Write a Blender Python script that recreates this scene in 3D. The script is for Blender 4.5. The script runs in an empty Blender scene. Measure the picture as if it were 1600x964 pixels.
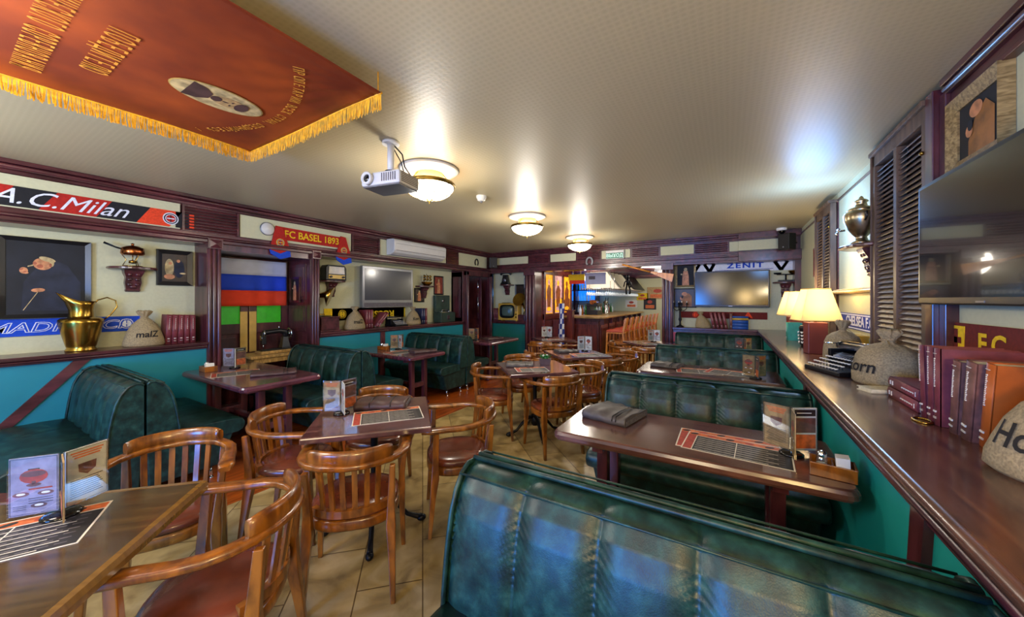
import bpy, math, random
from math import sin, cos, pi, radians as R, sqrt, atan2
from mathutils import Matrix, Vector, Euler
random.seed(7)
S = bpy.context.scene
COL = S.collection

# ------------------------------------------------------------------ camera, world, exposure, lights
cam = bpy.data.cameras.new('camera'); camo = bpy.data.objects.new('camera', cam); COL.objects.link(camo)
cam.sensor_width = 36; cam.lens = 560 / 1600 * 36; cam.shift_y = -14 / 1600
cam.clip_start = .05
camo.location = (0, 0, 1.5); camo.rotation_euler = (R(90), 0, R(31))
S.camera = camo
S.view_settings.view_transform = 'Standard'; S.view_settings.look = 'None'
S.view_settings.exposure = 0.22; S.view_settings.gamma = 1; S.view_settings.use_curve_mapping = False
W = bpy.data.worlds.new('world'); S.world = W; W.use_nodes = True
W.node_tree.nodes['Background'].inputs[0].default_value = (.62, .80, 1, 1)
W.node_tree.nodes['Background'].inputs[1].default_value = 1.0

def light(name, kind, loc, energy, color, size=.2, rot=None, sy=None):
    l = bpy.data.lights.new(name, kind); o = bpy.data.objects.new(name, l); COL.objects.link(o)
    l.energy = energy; l.color = color; o.location = loc
    if kind == 'AREA':
        l.size = size
        if sy: l.shape = 'RECTANGLE'; l.size_y = sy
        o.rotation_euler = rot or (0, 0, 0)
    elif kind == 'SPOT':
        l.spot_size = R(110); l.spot_blend = 1; l.shadow_soft_size = size; o.rotation_euler = rot or (0, 0, 0)
    else: l.shadow_soft_size = size
    return o
WARM = (1, .72, .36); NEUT = (1, .93, .82); COOL = (.45, .72, 1)
# unseen fill points added behind the camera; the warm one yellows the right ceiling
light('room_fill', 'POINT', (-2.25, -.35, 2.05), 70, NEUT, .3)
light('room_fill', 'POINT', (-3.9, -.5, 1.95), 40, (.85, .93, 1), .3)
light('room_fill', 'POINT', (-2.9, -2.0, 2.05), 30, NEUT, .3)
light('room_fill', 'POINT', (-.35, -1.2, 2.05), 46, (1, .8, .5), .3)
light('counter_fill', 'POINT', (.55, -.55, 1.6), 85, (1, .68, .28), .15)
light('niche_fill', 'POINT', (.70, 4.45, 2.25), 26, (.22, .48, 1), .2)  # added unseen cool point, brightens the samovar wall and the ceiling above
# unseen blue panel added before the back wall, for the sheen on the front bench
light('daylight_panel', 'AREA', (-1.5, -2.85, 1.1), 210, (.05, .28, 1), 1.3, (R(90), 0, R(-10)), 1.3)
# bar ceiling
for x, y, e in ((-1.45, 8.6, 28), (-1.6, 11.3, 45), (-2.9, 8.7, 26)):
    light('bar_light', 'POINT', (x, y, 2.1), e, (1, .9, .75), .25)
light('bar_shelf_light', 'POINT', (-4.1, 12.0, 1.75), 10, (.15, .45, 1), .1)

# ------------------------------------------------------------------ materials
MATS = {}
def rgb(h):
    h = h.lstrip('#'); c = [int(h[i:i + 2], 16) / 255 for i in (0, 2, 4)]
    return tuple(x / 12.92 if x <= .04045 else ((x + .055) / 1.055) ** 2.4 for x in c) + (1,)
def base(name):
    m = bpy.data.materials.new(name); m.use_nodes = True; nt = m.node_tree
    return m, nt, nt.nodes['Principled BSDF']
def N(nt, t, **k):
    n = nt.nodes.new(t)
    for a, b in k.items(): setattr(n, a, b)
    return n
def coords(nt, scale=(1, 1, 1), rot=(0, 0, 0), kind='Object'):
    tc = N(nt, 'ShaderNodeTexCoord'); mp = N(nt, 'ShaderNodeMapping')
    mp.inputs['Scale'].default_value = scale; mp.inputs['Rotation'].default_value = rot
    nt.links.new(tc.outputs[kind], mp.inputs[0]); return mp.outputs[0]
def ramp(nt, fac, cols, pos=None):
    r = N(nt, 'ShaderNodeValToRGB'); e = r.color_ramp.elements
    pos = pos or [i / (len(cols) - 1) for i in range(len(cols))]
    while len(e) < len(cols): e.new(.5)
    for i, (c, p) in enumerate(zip(cols, pos)): e[i].position = p; e[i].color = c
    nt.links.new(fac, r.inputs[0]); return r.outputs[0]
def bump(nt, b, h, strength=.2, dist=.01):
    n = N(nt, 'ShaderNodeBump'); n.inputs['Strength'].default_value = strength; n.inputs['Distance'].default_value = dist
    nt.links.new(h, n.inputs['Height']); nt.links.new(n.outputs[0], b.inputs['Normal'])
def plain(name, c, rough=.5, metal=0, emit=0, var=.12, scale=9, coat=0, spec=None, alpha=1, trans=0, bmp=0):
    """single colour with a slight noise variation"""
    m, nt, b = base(name); c = rgb(c) if isinstance(c, str) else tuple(c) + (1,)
    if var:
        nz = N(nt, 'ShaderNodeTexNoise'); nz.inputs['Scale'].default_value = scale; nz.inputs['Detail'].default_value = 4
        nt.links.new(coords(nt), nz.inputs[0])
        lo = tuple(x * (1 - var) for x in c[:3]) + (1,); hi = tuple(min(1, x * (1 + var)) for x in c[:3]) + (1,)
        nt.links.new(ramp(nt, nz.outputs[0], [lo, hi], [.35, .65]), b.inputs['Base Color'])
        if bmp: bump(nt, b, nz.outputs[0], bmp, .004)
    else: b.inputs['Base Color'].default_value = c
    b.inputs['Roughness'].default_value = rough; b.inputs['Metallic'].default_value = metal
    if coat: b.inputs['Coat Weight'].default_value = coat; b.inputs['Coat Roughness'].default_value = .12
    if emit: b.inputs['Emission Color'].default_value = c; b.inputs['Emission Strength'].default_value = emit
    if trans: b.inputs['Transmission Weight'].default_value = trans
    if alpha < 1: b.inputs['Alpha'].default_value = alpha
    MATS[name] = m; return m
def wood(name, dark, light_, rough=.3, scale=(3, 3, 40), coat=.3, rot=(0, 0, 0), bmp=.08, ns=2.2):
    m, nt, b = base(name)
    co = coords(nt, scale, rot)
    nz = N(nt, 'ShaderNodeTexNoise'); nz.inputs['Scale'].default_value = ns; nz.inputs['Detail'].default_value = 7; nz.inputs['Distortion'].default_value = .6
    nt.links.new(co, nz.inputs[0])
    c = ramp(nt, nz.outputs[0], [rgb(dark), rgb(light_)], [.36, .66]); nt.links.new(c, b.inputs['Base Color'])
    b.inputs['Roughness'].default_value = rough
    b.inputs['Coat Weight'].default_value = coat; b.inputs['Coat Roughness'].default_value = .15
    if bmp: bump(nt, b, nz.outputs[0], bmp, .004)
    MATS[name] = m; return m
wood('mahogany', '#341419', '#5c2a30', .3, (6, 6, 1.2), .35)
wood('mahogany_h', '#341419', '#5c2a30', .3, (6, 1.2, 6), .35)
wood('louvre', '#4c3a2c', '#705642', .6, (6, 1.2, 6), .0)
wood('chair_wood', '#5c300a', '#985a16', .28, (10, 10, 3), .5, bmp=.03)
wood('stool_wood', '#b8681c', '#e89a3c', .35, (10, 10, 3), .3, bmp=.03)
wood('table_dark', '#472c28', '#6a463e', .2, (2, 24, 2), .6, bmp=.03)
wood('table_purple', '#40202a', '#663640', .2, (24, 2, 2), .6, bmp=.03)
wood('table_bistro', '#482a28', '#6e4844', .16, (2, 20, 2), .7, bmp=.02)
wood('table_near', '#3a2a14', '#55401e', .12, (2, 20, 2), .7, bmp=.02)  # ceiling reflection on the near tabletop put into its colour
wood('table_edge_lit', '#6c4d1e', '#7c5a24', .22, (2, 20, 2), .7, bmp=.02)  # golden light along the near table's edge put into the wood colour
wood('counter_wood', '#3a2018', '#64402e', .24, (7, 1.0, 7), .4, bmp=.35, ns=3)
wood('panel_red', '#4a1a14', '#74302a', .3, (8, 8, 1.5), .3)
wood('floor_wood', '#7a3208', '#ad5414', .3, (14, 1.2, 3), .3)
wood('oak', '#8a6a38', '#c29a58', .4, (2, 20, 6), .2)
wood('gold_frame', '#6a5430', '#a58c5c', .35, (30, 30, 8), .1)
def leather():
    m, nt, b = base('leather')
    nz = N(nt, 'ShaderNodeTexNoise'); nz.inputs['Scale'].default_value = 16; nz.inputs['Detail'].default_value = 5; nz.inputs['Roughness'].default_value = .6
    co = coords(nt); nt.links.new(co, nz.inputs[0])
    nt.links.new(ramp(nt, nz.outputs[0], [rgb('#081816'), rgb('#13322d'), rgb('#254e46')], [.3, .52, .75]), b.inputs['Base Color'])
    v = N(nt, 'ShaderNodeTexVoronoi'); v.inputs['Scale'].default_value = 260; nt.links.new(co, v.inputs[0])
    bump(nt, b, v.outputs[0], .12, .002)
    b.inputs['Roughness'].default_value = .4; b.inputs['Coat Weight'].default_value = .05; b.inputs['Coat Roughness'].default_value = .3; b.inputs['Specular IOR Level'].default_value = .38
    MATS['leather'] = m
leather()
plain('seat_leather', '#66301c', .25, var=.3, scale=6, coat=.4)
plain('stool_red', '#c24a30', .5)
plain('cream', '#c0bf9c', .7, var=.03, bmp=.05, scale=40)
plain('teal', '#00798a', .55, var=.06, scale=3)
plain('teal_far', '#0a6663', .55, var=.06, scale=3)
plain('teal_right', '#06918c', .55, var=.06, scale=3)
plain('brass', '#a9853a', .22, 1, var=.25, scale=5)
plain('brass_dull', '#8d7436', .35, 1, var=.3, scale=12)
plain('copper', '#b0673a', .25, 1, var=.2, scale=12)
plain('chrome', '#c8ccd0', .12, 1, var=0)
plain('silver', '#8b8d92', .3, .8, var=.05)
plain('iron', '#15151a', .4, .6, var=.2)
plain('black', '#0d0d10', .35, var=.2)
plain('black_gloss', '#08080a', .08, var=0)
plain('screen', '#0a0a0c', .14, var=0)
plain('screen_gloss', '#0a0a0c', .03, var=0, coat=1)
plain('screen_grey', '#33363f', .25, var=.1, scale=2, coat=.6)
plain('white', '#e4e4e0', .45, var=.03)
plain('plastic_white', '#cfcdc6', .35, var=.03)
plain('paper', '#d8d2c2', .6, var=.08, scale=20)
plain('paper_tan', '#a98a5a', .6, var=.25, scale=30)
plain('paper_lilac', '#a39bb0', .6, var=.2, scale=30)
plain('print_black', '#1a1614', .6, var=.2, scale=40)
plain('print_grey', '#5c5658', .6, var=.3, scale=60)
plain('print_red', '#a33a28', .6, var=.25, scale=40)
plain('print_orange', '#c8642c', .6, var=.3, scale=40)
plain('burlap', '#94825e', .85, var=.25, scale=120, bmp=.5)
plain('ink', '#15100c', .8, var=.1)
plain('book_red', '#743036', .5, var=.2, scale=20)
plain('book_blue', '#1f4f9a', .5, var=.2, scale=20)
plain('book_navy', '#1c2348', .5, var=.2, scale=20)
plain('book_brown', '#6c443a', .55, var=.3, scale=30)
plain('book_orange', '#b0561a', .45, var=.2, scale=6)
plain('book_olive', '#5d5424', .5, var=.2, scale=20)
plain('book_green', '#3c8f78', .5, var=.1, scale=20)
plain('page', '#cabf9e', .7, var=.12, scale=60)
plain('gilt', '#d2b060', .4, .3, var=.1)
plain('flag_white', '#b7bcd0', .8, var=.05); plain('flag_blue', '#1440c8', .8, var=.06); plain('flag_red', '#d83a14', .8, var=.06)
plain('scarf_red', '#a51c10', .9, var=.15, scale=60); plain('scarf_black', '#17171b', .9, var=.15, scale=60)
plain('scarf_orange', '#d8401c', .9, var=.15, scale=60)
plain('scarf_blue', '#1243b8', .9, var=.1, scale=60); plain('scarf_white', '#d4d8e4', .9, var=.08, scale=60)
plain('scarf_yellow', '#e0bc18', .9, var=.12, scale=60); plain('scarf_maroon', '#641812', .9, var=.15, scale=60)
plain('scarf_navy', '#2c3c8c', .9, var=.1, scale=60)
plain('safe_green', '#22382e', .45, var=.3, scale=8)
plain('canvas_dark', '#11151e', .7, var=.4, scale=5); plain('canvas_brown', '#2c1c12', .4, var=.5, scale=9)
plain('skin_paint', '#bd7f55', .5, var=.3, scale=30); plain('robe_dark', '#1a2030', .7, var=.4, scale=9)
plain('skin_red', '#9a5238', .5, var=.3, scale=30); plain('robe_brown', '#8d5a26', .5, var=.35, scale=14); plain('paint_cream', '#b5a070', .5, var=.4, scale=20)
plain('paint_red', '#7c2c1c', .5, var=.3, scale=20)
plain('tv_yellow', '#c09a3a', .4, var=.15, scale=10)
plain('tube_glass', '#4d5f58', .1, var=.1, coat=1)
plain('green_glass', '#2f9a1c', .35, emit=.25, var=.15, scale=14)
plain('exit_green', '#0d6b50', .4, emit=.1, var=0); plain('exit_white', '#bfe6d6', .4, emit=.25, var=0)
plain('sign_red', '#cc2b16', .4, var=.03)
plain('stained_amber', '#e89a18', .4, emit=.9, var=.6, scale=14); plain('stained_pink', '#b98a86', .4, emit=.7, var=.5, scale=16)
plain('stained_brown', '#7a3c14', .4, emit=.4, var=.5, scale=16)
plain('bar_blue', '#1266d8', .3, emit=1.6, var=.4, scale=10)
plain('glass_blue', '#3c9cf0', .1, emit=.6, var=.5, scale=20)
plain('glass_green', '#2a7a3a', .1, var=.2, coat=1); plain('glass_clear', '#c4d4e4', .06, var=.1, coat=1, emit=.1)
plain('glass_amber', '#8a4a14', .1, var=.2, coat=1)
plain('lamp_bowl', '#fff6ea', .4, emit=5.5, var=0)
plain('lamp_warm', '#ffb84a', .4, emit=3.0, var=0)
plain('bulb', '#ffffff', .4, emit=7, var=0)
plain('samovar_metal', '#b0a284', .28, 1, var=.3, scale=14)
plain('plaster_white', '#cfc9b8', .5, var=.04)
plain('lamp_box', '#6e2f28', .45, var=.06)
plain('wine_velvet', '#5c1c14', .8)
plain('cushion_brown', '#3f3232', .5, var=.2, scale=10)
plain('folder', '#4c4644', .5, var=.25, scale=14, bmp=.2)
plain('folder_brown', '#4a3430', .5, var=.25, scale=14, bmp=.2)
plain('fringe_gold', '#d89c18', .6, var=.25, scale=40)
plain('banner_text', '#c98a2c', .6, var=.1)
def clear(name, tint, rough=.03, mix=.82):
    m, nt, b = base(name)
    g = N(nt, 'ShaderNodeBsdfGlossy'); g.inputs['Roughness'].default_value = rough
    t = N(nt, 'ShaderNodeBsdfTransparent'); t.inputs[0].default_value = tint
    x = N(nt, 'ShaderNodeMixShader'); x.inputs[0].default_value = 1 - mix
    nt.links.new(t.outputs[0], x.inputs[1]); nt.links.new(g.outputs[0], x.inputs[2])
    nt.links.new(x.outputs[0], nt.nodes['Material Output'].inputs[0]); MATS[name] = m
clear('acrylic', (.95, .97, .98, 1), mix=.88); clear('glass', (.9, .95, .95, 1), mix=.75)
def shade_mat():
    m, nt, b = base('lamp_shade')
    b.inputs['Base Color'].default_value = rgb('#e8dcb8'); b.inputs['Roughness'].default_value = .9
    t = N(nt, 'ShaderNodeBsdfTranslucent'); t.inputs[0].default_value = rgb('#fff0c8')
    x = N(nt, 'ShaderNodeMixShader'); x.inputs[0].default_value = .55
    nt.links.new(b.outputs[0], x.inputs[1]); nt.links.new(t.outputs[0], x.inputs[2])
    nt.links.new(x.outputs[0], nt.nodes['Material Output'].inputs[0]); MATS['lamp_shade'] = m
shade_mat()
def ceiling_mat():
    m, nt, b = base('ceiling_paper')
    co = coords(nt)
    nz = N(nt, 'ShaderNodeTexNoise'); nz.inputs['Scale'].default_value = 60; nt.links.new(co, nz.inputs[0])
    v = N(nt, 'ShaderNodeTexVoronoi'); v.inputs['Scale'].default_value = 34; v.inputs['Randomness'].default_value = .1; nt.links.new(co, v.inputs[0])
    nt.links.new(ramp(nt, v.outputs[0], [rgb('#b0a482'), rgb('#b8ac8a')], [.1, .5]), b.inputs['Base Color'])
    b.inputs['Roughness'].default_value = .42
    bump(nt, b, v.outputs[0], .12, .004); MATS['ceiling_paper'] = m
ceiling_mat()
def tile_mat():
    m, nt, b = base('floor_tiles')
    co = coords(nt, (1, 1, 1), (0, 0, R(45)))
    br = N(nt, 'ShaderNodeTexBrick'); br.inputs['Scale'].default_value = 1
    br.inputs['Brick Width'].default_value = .66; br.inputs['Row Height'].default_value = .33; br.inputs['Mortar Size'].default_value = .0035
    br.inputs['Color1'].default_value = (1, 1, 1, 1); br.inputs['Color2'].default_value = (.72, .72, .72, 1); br.inputs['Mortar'].default_value = (.25, .2, .15, 1)
    nt.links.new(co, br.inputs[0])
    nz = N(nt, 'ShaderNodeTexNoise'); nz.inputs['Scale'].default_value = 5; nz.inputs['Detail'].default_value = 8; nz.inputs['Distortion'].default_value = .8; nt.links.new(co, nz.inputs[0])
    c = ramp(nt, nz.outputs[0], [rgb('#80683c'), rgb('#b0965e'), rgb('#ccb480')], [.3, .5, .72])
    mx = N(nt, 'ShaderNodeMix', data_type='RGBA', blend_type='MULTIPLY'); mx.inputs[0].default_value = 1
    nt.links.new(c, mx.inputs[6]); nt.links.new(br.outputs[0], mx.inputs[7]); nt.links.new(mx.outputs[2], b.inputs['Base Color'])
    b.inputs['Roughness'].default_value = .3; bump(nt, b, nz.outputs[0], .15, .004); MATS['floor_tiles'] = m
tile_mat()
def banner_mat():
    m, nt, b = base('banner_velvet')
    co = coords(nt)
    nz = N(nt, 'ShaderNodeTexNoise'); nz.inputs['Scale'].default_value = 2.5; nz.inputs['Detail'].default_value = 6; nt.links.new(co, nz.inputs[0])
    nt.links.new(ramp(nt, nz.outputs[0], [rgb('#6c2404'), rgb('#9c420a')], [.35, .7]), b.inputs['Base Color'])
    b.inputs['Roughness'].default_value = .6; MATS['banner_velvet'] = m
banner_mat()

# ------------------------------------------------------------------ mesh helpers
class MB:
    def __init__(s): s.v = []; s.f = []; s.m = []; s.s = []; s.T = Matrix()
    def add(s, vs, fs, m=0, sm=False):
        o = len(s.v); s.v += [tuple(s.T @ Vector(p)) for p in vs]
        for f in fs: s.f.append([i + o for i in f]); s.m.append(m); s.s.append(sm)
        return s
    def box(s, x0, x1, y0, y1, z0, z1, m=0):
        return s.add([(x, y, z) for z in (z0, z1) for y in (y0, y1) for x in (x0, x1)],
                     [(0, 2, 3, 1), (4, 5, 7, 6), (0, 1, 5, 4), (2, 6, 7, 3), (0, 4, 6, 2), (1, 3, 7, 5)], m)
    def cbox(s, c, d, m=0, rot=None):
        old = s.T
        s.T = old @ Matrix.Translation(c) @ (Euler(rot).to_matrix().to_4x4() if rot else Matrix())
        s.box(-d[0] / 2, d[0] / 2, -d[1] / 2, d[1] / 2, -d[2] / 2, d[2] / 2, m); s.T = old; return s
    def hexa(s, a, b, m=0):
        """two quads (4 points each) joined"""
        return s.add(list(a) + list(b), [(3, 2, 1, 0), (4, 5, 6, 7), (0, 1, 5, 4), (1, 2, 6, 5), (2, 3, 7, 6), (3, 0, 4, 7)], m)
    def taper(s, p0, d0, p1, d1, m=0):
        q = lambda p, d: [(p[0] - d[0] / 2, p[1] - d[1] / 2, p[2]), (p[0] + d[0] / 2, p[1] - d[1] / 2, p[2]), (p[0] + d[0] / 2, p[1] + d[1] / 2, p[2]), (p[0] - d[0] / 2, p[1] + d[1] / 2, p[2])]
        return s.hexa(q(p0, d0), q(p1, d1), m)
    def loft(s, rings, m=0, sm=True, capa=True, capb=True, closed=True):
        n = len(rings[0]); vs = [p for r in rings for p in r]; fs = []
        for i in range(len(rings) - 1):
            for j in range(n if closed else n - 1):
                a = i * n + j; b = i * n + (j + 1) % n; fs.append((a, b, b + n, a + n))
        s.add(vs, fs, m, sm)
        if capa: s.add(rings[0], [tuple(range(n))[::-1]], m)
        if capb: s.add(rings[-1], [tuple(range(n))], m)
        return s
    def cyl(s, p0, p1, r0, r1=None, n=14, m=0, caps=True):
        r1 = r0 if r1 is None else r1; p0 = Vector(p0); p1 = Vector(p1); d = (p1 - p0).normalized()
        u = d.orthogonal().normalized(); w = d.cross(u)
        ring = lambda p, r: [tuple(p + r * (cos(2 * pi * i / n) * u + sin(2 * pi * i / n) * w)) for i in range(n)]
        return s.loft([ring(p0, r0), ring(p1, r1)], m, True, caps, caps)
    def lathe(s, prof, n=24, m=0, c=(0, 0, 0), axis='z', caps=False):
        def P(r, h, a):
            x, y = r * cos(a), r * sin(a)
            return {'z': (c[0] + x, c[1] + y, c[2] + h), 'y': (c[0] + y, c[1] + h, c[2] + x), 'x': (c[0] + h, c[1] + x, c[2] + y)}[axis]
        return s.loft([[P(max(r, 1e-4), h, 2 * pi * i / n) for i in range(n)] for r, h in prof], m, True, caps, caps)
    def tube(s, pts, r, n=8, m=0, closed=False):
        pts = [Vector(p) for p in pts]; k = len(pts); rings = []; u = None
        for i, p in enumerate(pts):
            a = pts[(i - 1) % k] if closed or i else p; b = pts[(i + 1) % k] if closed or i < k - 1 else p
            t = (b - a).normalized()
            if u is None: u = t.orthogonal().normalized()
            else:
                u = u - t * u.dot(t); u = u.normalized() if u.length > 1e-6 else t.orthogonal().normalized()
            w = t.cross(u); rr = r[i] if isinstance(r, (list, tuple)) else r
            rings.append([tuple(p + rr * (cos(2 * pi * j / n) * u + sin(2 * pi * j / n) * w)) for j in range(n)])
        if closed: rings.append(rings[0])
        return s.loft(rings, m, True, not closed, not closed)
    def sweep(s, pts, sec, m=0, up=(0, 0, 1), sm=False, scale=None):
        """section points are (side, up)"""
        pts = [Vector(p) for p in pts]; up = Vector(up); rings = []
        for i, p in enumerate(pts):
            t = (pts[min(i + 1, len(pts) - 1)] - pts[max(i - 1, 0)]).normalized()
            sd = t.cross(up).normalized(); k = scale[i] if scale else 1
            kk = k if isinstance(k, tuple) else (k, k)
            rings.append([tuple(p + sd * a * kk[0] + up * b * kk[1]) for a, b in sec])
        return s.loft(rings, m, sm)
    def poly(s, pts, m=0): return s.add(pts, [tuple(range(len(pts)))], m)
    def flat(s, pts, z, m=0): return s.poly([(a, b, z) for a, b in pts], m)
    def disc(s, cx, cy, rx, ry, z, m=0, n=24, rot=0):
        return s.flat([(cx + rx * cos(t) * cos(rot) - ry * sin(t) * sin(rot), cy + rx * cos(t) * sin(rot) + ry * sin(t) * cos(rot)) for t in [2 * pi * i / n for i in range(n)]], z, m)
    def ring(s, cx, cy, rx, ry, w, z, m=0, n=28):
        vs = []; fs = []
        for i in range(n):
            t = 2 * pi * i / n; vs += [(cx + rx * cos(t), cy + ry * sin(t), z), (cx + (rx - w) * cos(t), cy + (ry - w) * sin(t), z)]
            j = (i + 1) % n; fs.append((2 * i, 2 * j, 2 * j + 1, 2 * i + 1))
        return s.add(vs, fs, m)
    def prism(s, pts, z0, z1, m=0):
        n = len(pts)
        return s.loft([[(a, b, z0) for a, b in pts], [(a, b, z1) for a, b in pts]], m, False)
    def xprism(s, pts, x0, x1, m=0, sm=False):
        """(y,z) outline extruded along x"""
        return s.loft([[(x0, a, b) for a, b in pts], [(x1, a, b) for a, b in pts]], m, sm)
    def ball(s, c, r, m=0, n=12, k=8):
        r = r if isinstance(r, (tuple, list)) else (r, r, r)
        return s.loft([[(c[0] + r[0] * sin(pi * i / k) * cos(2 * pi * j / n), c[1] + r[1] * sin(pi * i / k) * sin(2 * pi * j / n), c[2] + r[2] * cos(pi * i / k)) for j in range(n)] for i in range(k + 1)], m, True, False, False)
    def build(s, name, mats, parent=None, M=None, label=None, bevel=0, seg=2, sub=0):
        me = bpy.data.meshes.new(name); me.from_pydata(s.v, [], s.f)
        if isinstance(mats, str): mats = [mats]
        for q in mats: me.materials.append(MATS[q])
        for p, q, t in zip(me.polygons, s.m, s.s): p.material_index = q; p.use_smooth = t
        import bmesh
        bm = bmesh.new(); bm.from_mesh(me); bmesh.ops.remove_doubles(bm, verts=bm.verts, dist=1e-6); bmesh.ops.recalc_face_normals(bm, faces=bm.faces); bm.to_mesh(me); bm.free()
        o = bpy.data.objects.new(name, me); COL.objects.link(o)
        if parent: o.parent = parent
        if M is not None: o.matrix_world = M
        if label: o['label'] = label
        if bevel:
            b = o.modifiers.new('bevel', 'BEVEL'); b.width = bevel; b.segments = seg; b.limit_method = 'ANGLE'; b.angle_limit = R(40)
        if sub: q = o.modifiers.new('sub', 'SUBSURF'); q.levels = sub; q.render_levels = sub
        return o
def tag(o, label, cat, group=None):
    o['label'] = label; o['category'] = cat
    if group: o['group'] = group
    return o
def thing(name, label, cat, M, group=None):
    o = bpy.data.objects.new(name, None); COL.objects.link(o); o.empty_display_size = .1
    o.matrix_world = M; return tag(o, label, cat, group)
def struct(o): o['kind'] = 'structure'; return o
def at(x, y, z=0, rz=0): return Matrix.Translation((x, y, z)) @ Matrix.Rotation(R(rz), 4, 'Z')
def frame(ax, ay, az, p):
    m = Matrix((ax, ay, az)).transposed().to_4x4(); m.translation = Vector(p); return m
def onleft(y, z, x=-5.27): return frame((0, 1, 0), (0, 0, 1), (1, 0, 0), (x, y, z))       # local: x right, y up, z out of the wall
def onfar(x, z, y=7.43): return frame((1, 0, 0), (0, 0, 1), (0, -1, 0), (x, y, z))
def onright(y, z, x=1.0): return frame((0, -1, 0), (0, 0, 1), (-1, 0, 0), (x, y, z))
def copytree(o, M, label, group=None, **swap):
    r = o.copy(); COL.objects.link(r); r.matrix_world = M; r['label'] = label
    if group: r['group'] = group
    for ch in list(o.children):
        c = ch.copy(); COL.objects.link(c); c.parent = r
        for g in ch.children: d = g.copy(); COL.objects.link(d); d.parent = c
    return r
def text(s, size, mat, parent, loc=(0, 0, 0), rot=(0, 0, 0), name='lettering', ext=.0006, shear=0, sx=1, bold=0, align='CENTER', M=None, space=1, label=None):
    cu = bpy.data.curves.new('t', 'FONT'); cu.body = s; cu.size = size; cu.extrude = ext; cu.shear = shear; cu.offset = bold
    cu.align_x = align; cu.align_y = 'CENTER'; cu.space_character = space; cu.resolution_u = 3
    t = bpy.data.objects.new('t', cu); COL.objects.link(t)
    me = bpy.data.meshes.new_from_object(t, depsgraph=bpy.context.evaluated_depsgraph_get())
    bpy.data.objects.remove(t); me.materials.clear(); me.materials.append(MATS[mat])
    L = M if M is not None else Matrix.Translation(loc) @ Euler(rot).to_matrix().to_4x4()
    me.transform(L @ Matrix.Diagonal((sx, 1, 1, 1)))
    o = bpy.data.objects.new(name, me); COL.objects.link(o); o.parent = parent
    if label: o['label'] = label
    return o

# ------------------------------------------------------------------ the room shell
YB = -3.0; H = 2.62
struct(MB().box(-3.12, .95, YB, 13.2, -.06, 0).build('floor', 'floor_tiles'))
struct(MB().box(-6.2, -3.12, YB, 7.3, -.06, 0.004).build('floor', 'floor_wood'))
struct(MB().box(-6.2, -3.12, 7.3, 13.2, -.06, 0).build('floor', 'floor_tiles'))
struct(MB().box(-6.2, 1.1, YB, 7.3, H, H + .08).build('ceiling', 'ceiling_paper'))
struct(MB().box(-6.2, 1.1, 7.5, 13.2, 2.32, 2.4).build('ceiling', 'mahogany'))
# left wall: teal dado, cream niches, shelf boards, frieze
for a, b in ((YB, 1.66), (2.935, 6.15)):
    struct(MB().box(-5.4, -4.95, a, b, 0, .965).build('wall_left', 'teal'))
    struct(MB().box(-5.42, -5.27, a, b, .965, 2.3).build('wall_left', 'cream'))
    m = MB().box(-5.3, -4.90, a, b, .998, 1.03).box(-5.3, -4.92, a, b, .962, .998).cyl((-4.92, a, .985), (-4.92, b, .985), .012)
    struct(m.build('trim_1', 'mahogany_h', bevel=.006))
struct(MB().box(-5.4, -4.96, YB, 7.3, 2.12, H).build('wall_left', 'mahogany_h'))
m = MB()
for x0, z0, z1 in ((-4.88, 2.585, 2.62), (-4.91, 2.545, 2.585), (-4.94, 2.515, 2.545), (-4.90, 2.13, 2.165), (-4.925, 2.165, 2.2), (-4.94, 2.2, 2.235)):
    m.box(-5, x0, YB, 7.25, z0, z1)
m.cyl((-4.905, YB, 2.565), (-4.905, 7.25, 2.565), .018); m.cyl((-4.92, YB, 2.182), (-4.92, 7.25, 2.182), .014)
struct(m.build('trim_2', 'mahogany_h', bevel=.005))
for a, b in ((YB, 1.436), (1.98, 3.437), (3.98, 5.60), (6.0, 7.05)):
    struct(MB().box(-5, -4.945, a, b, 2.245, 2.508).build('wall_left', 'cream'))
for a, b in ((1.45, 1.965), (3.45, 3.965), (5.61, 5.99)):
    m = MB().box(-4.97, -4.93, a, a + .02, 2.24, 2.51).box(-4.97, -4.93, b - .02, b, 2.24, 2.51)
    for i in range(8): m.cbox((-4.945, (a + b) / 2, 2.262 + i * .032), (.03, b - a, .012), rot=(0, R(25), 0))
    struct(m.build('trim_3', 'mahogany_h'))
def reed_pier(a, b, z1, name='trim_4'):
    m = MB().box(-5.56, -4.93, a, b, 0, z1)
    n = 3; w = (b - a) / n
    for i in range(n): m.cyl((-4.93, a + w * (i + .5), .12), (-4.93, a + w * (i + .5), z1 - .1), w * .46, n=12)
    m.box(-4.94, -4.88, a - .005, b + .005, 0, .12)
    zb = z1 - .05; m.box(-4.94, -4.89, a - .004, b + .004, zb - .055, zb + .06)
    c = (a + b) / 2; s_ = (b - a) / 2 - .008
    m.add([(-4.888, c - s_, zb - s_ * .8), (-4.888, c + s_, zb - s_ * .8), (-4.888, c + s_, zb + s_ * .8), (-4.888, c - s_, zb + s_ * .8), (-4.86, c, zb)], [(0, 1, 4), (1, 2, 4), (2, 3, 4), (3, 0, 4)])
    return struct(m.build(name, 'mahogany', bevel=.003))
reed_pier(1.66, 1.79, 2.17); reed_pier(2.82, 2.935, 2.17)
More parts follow.
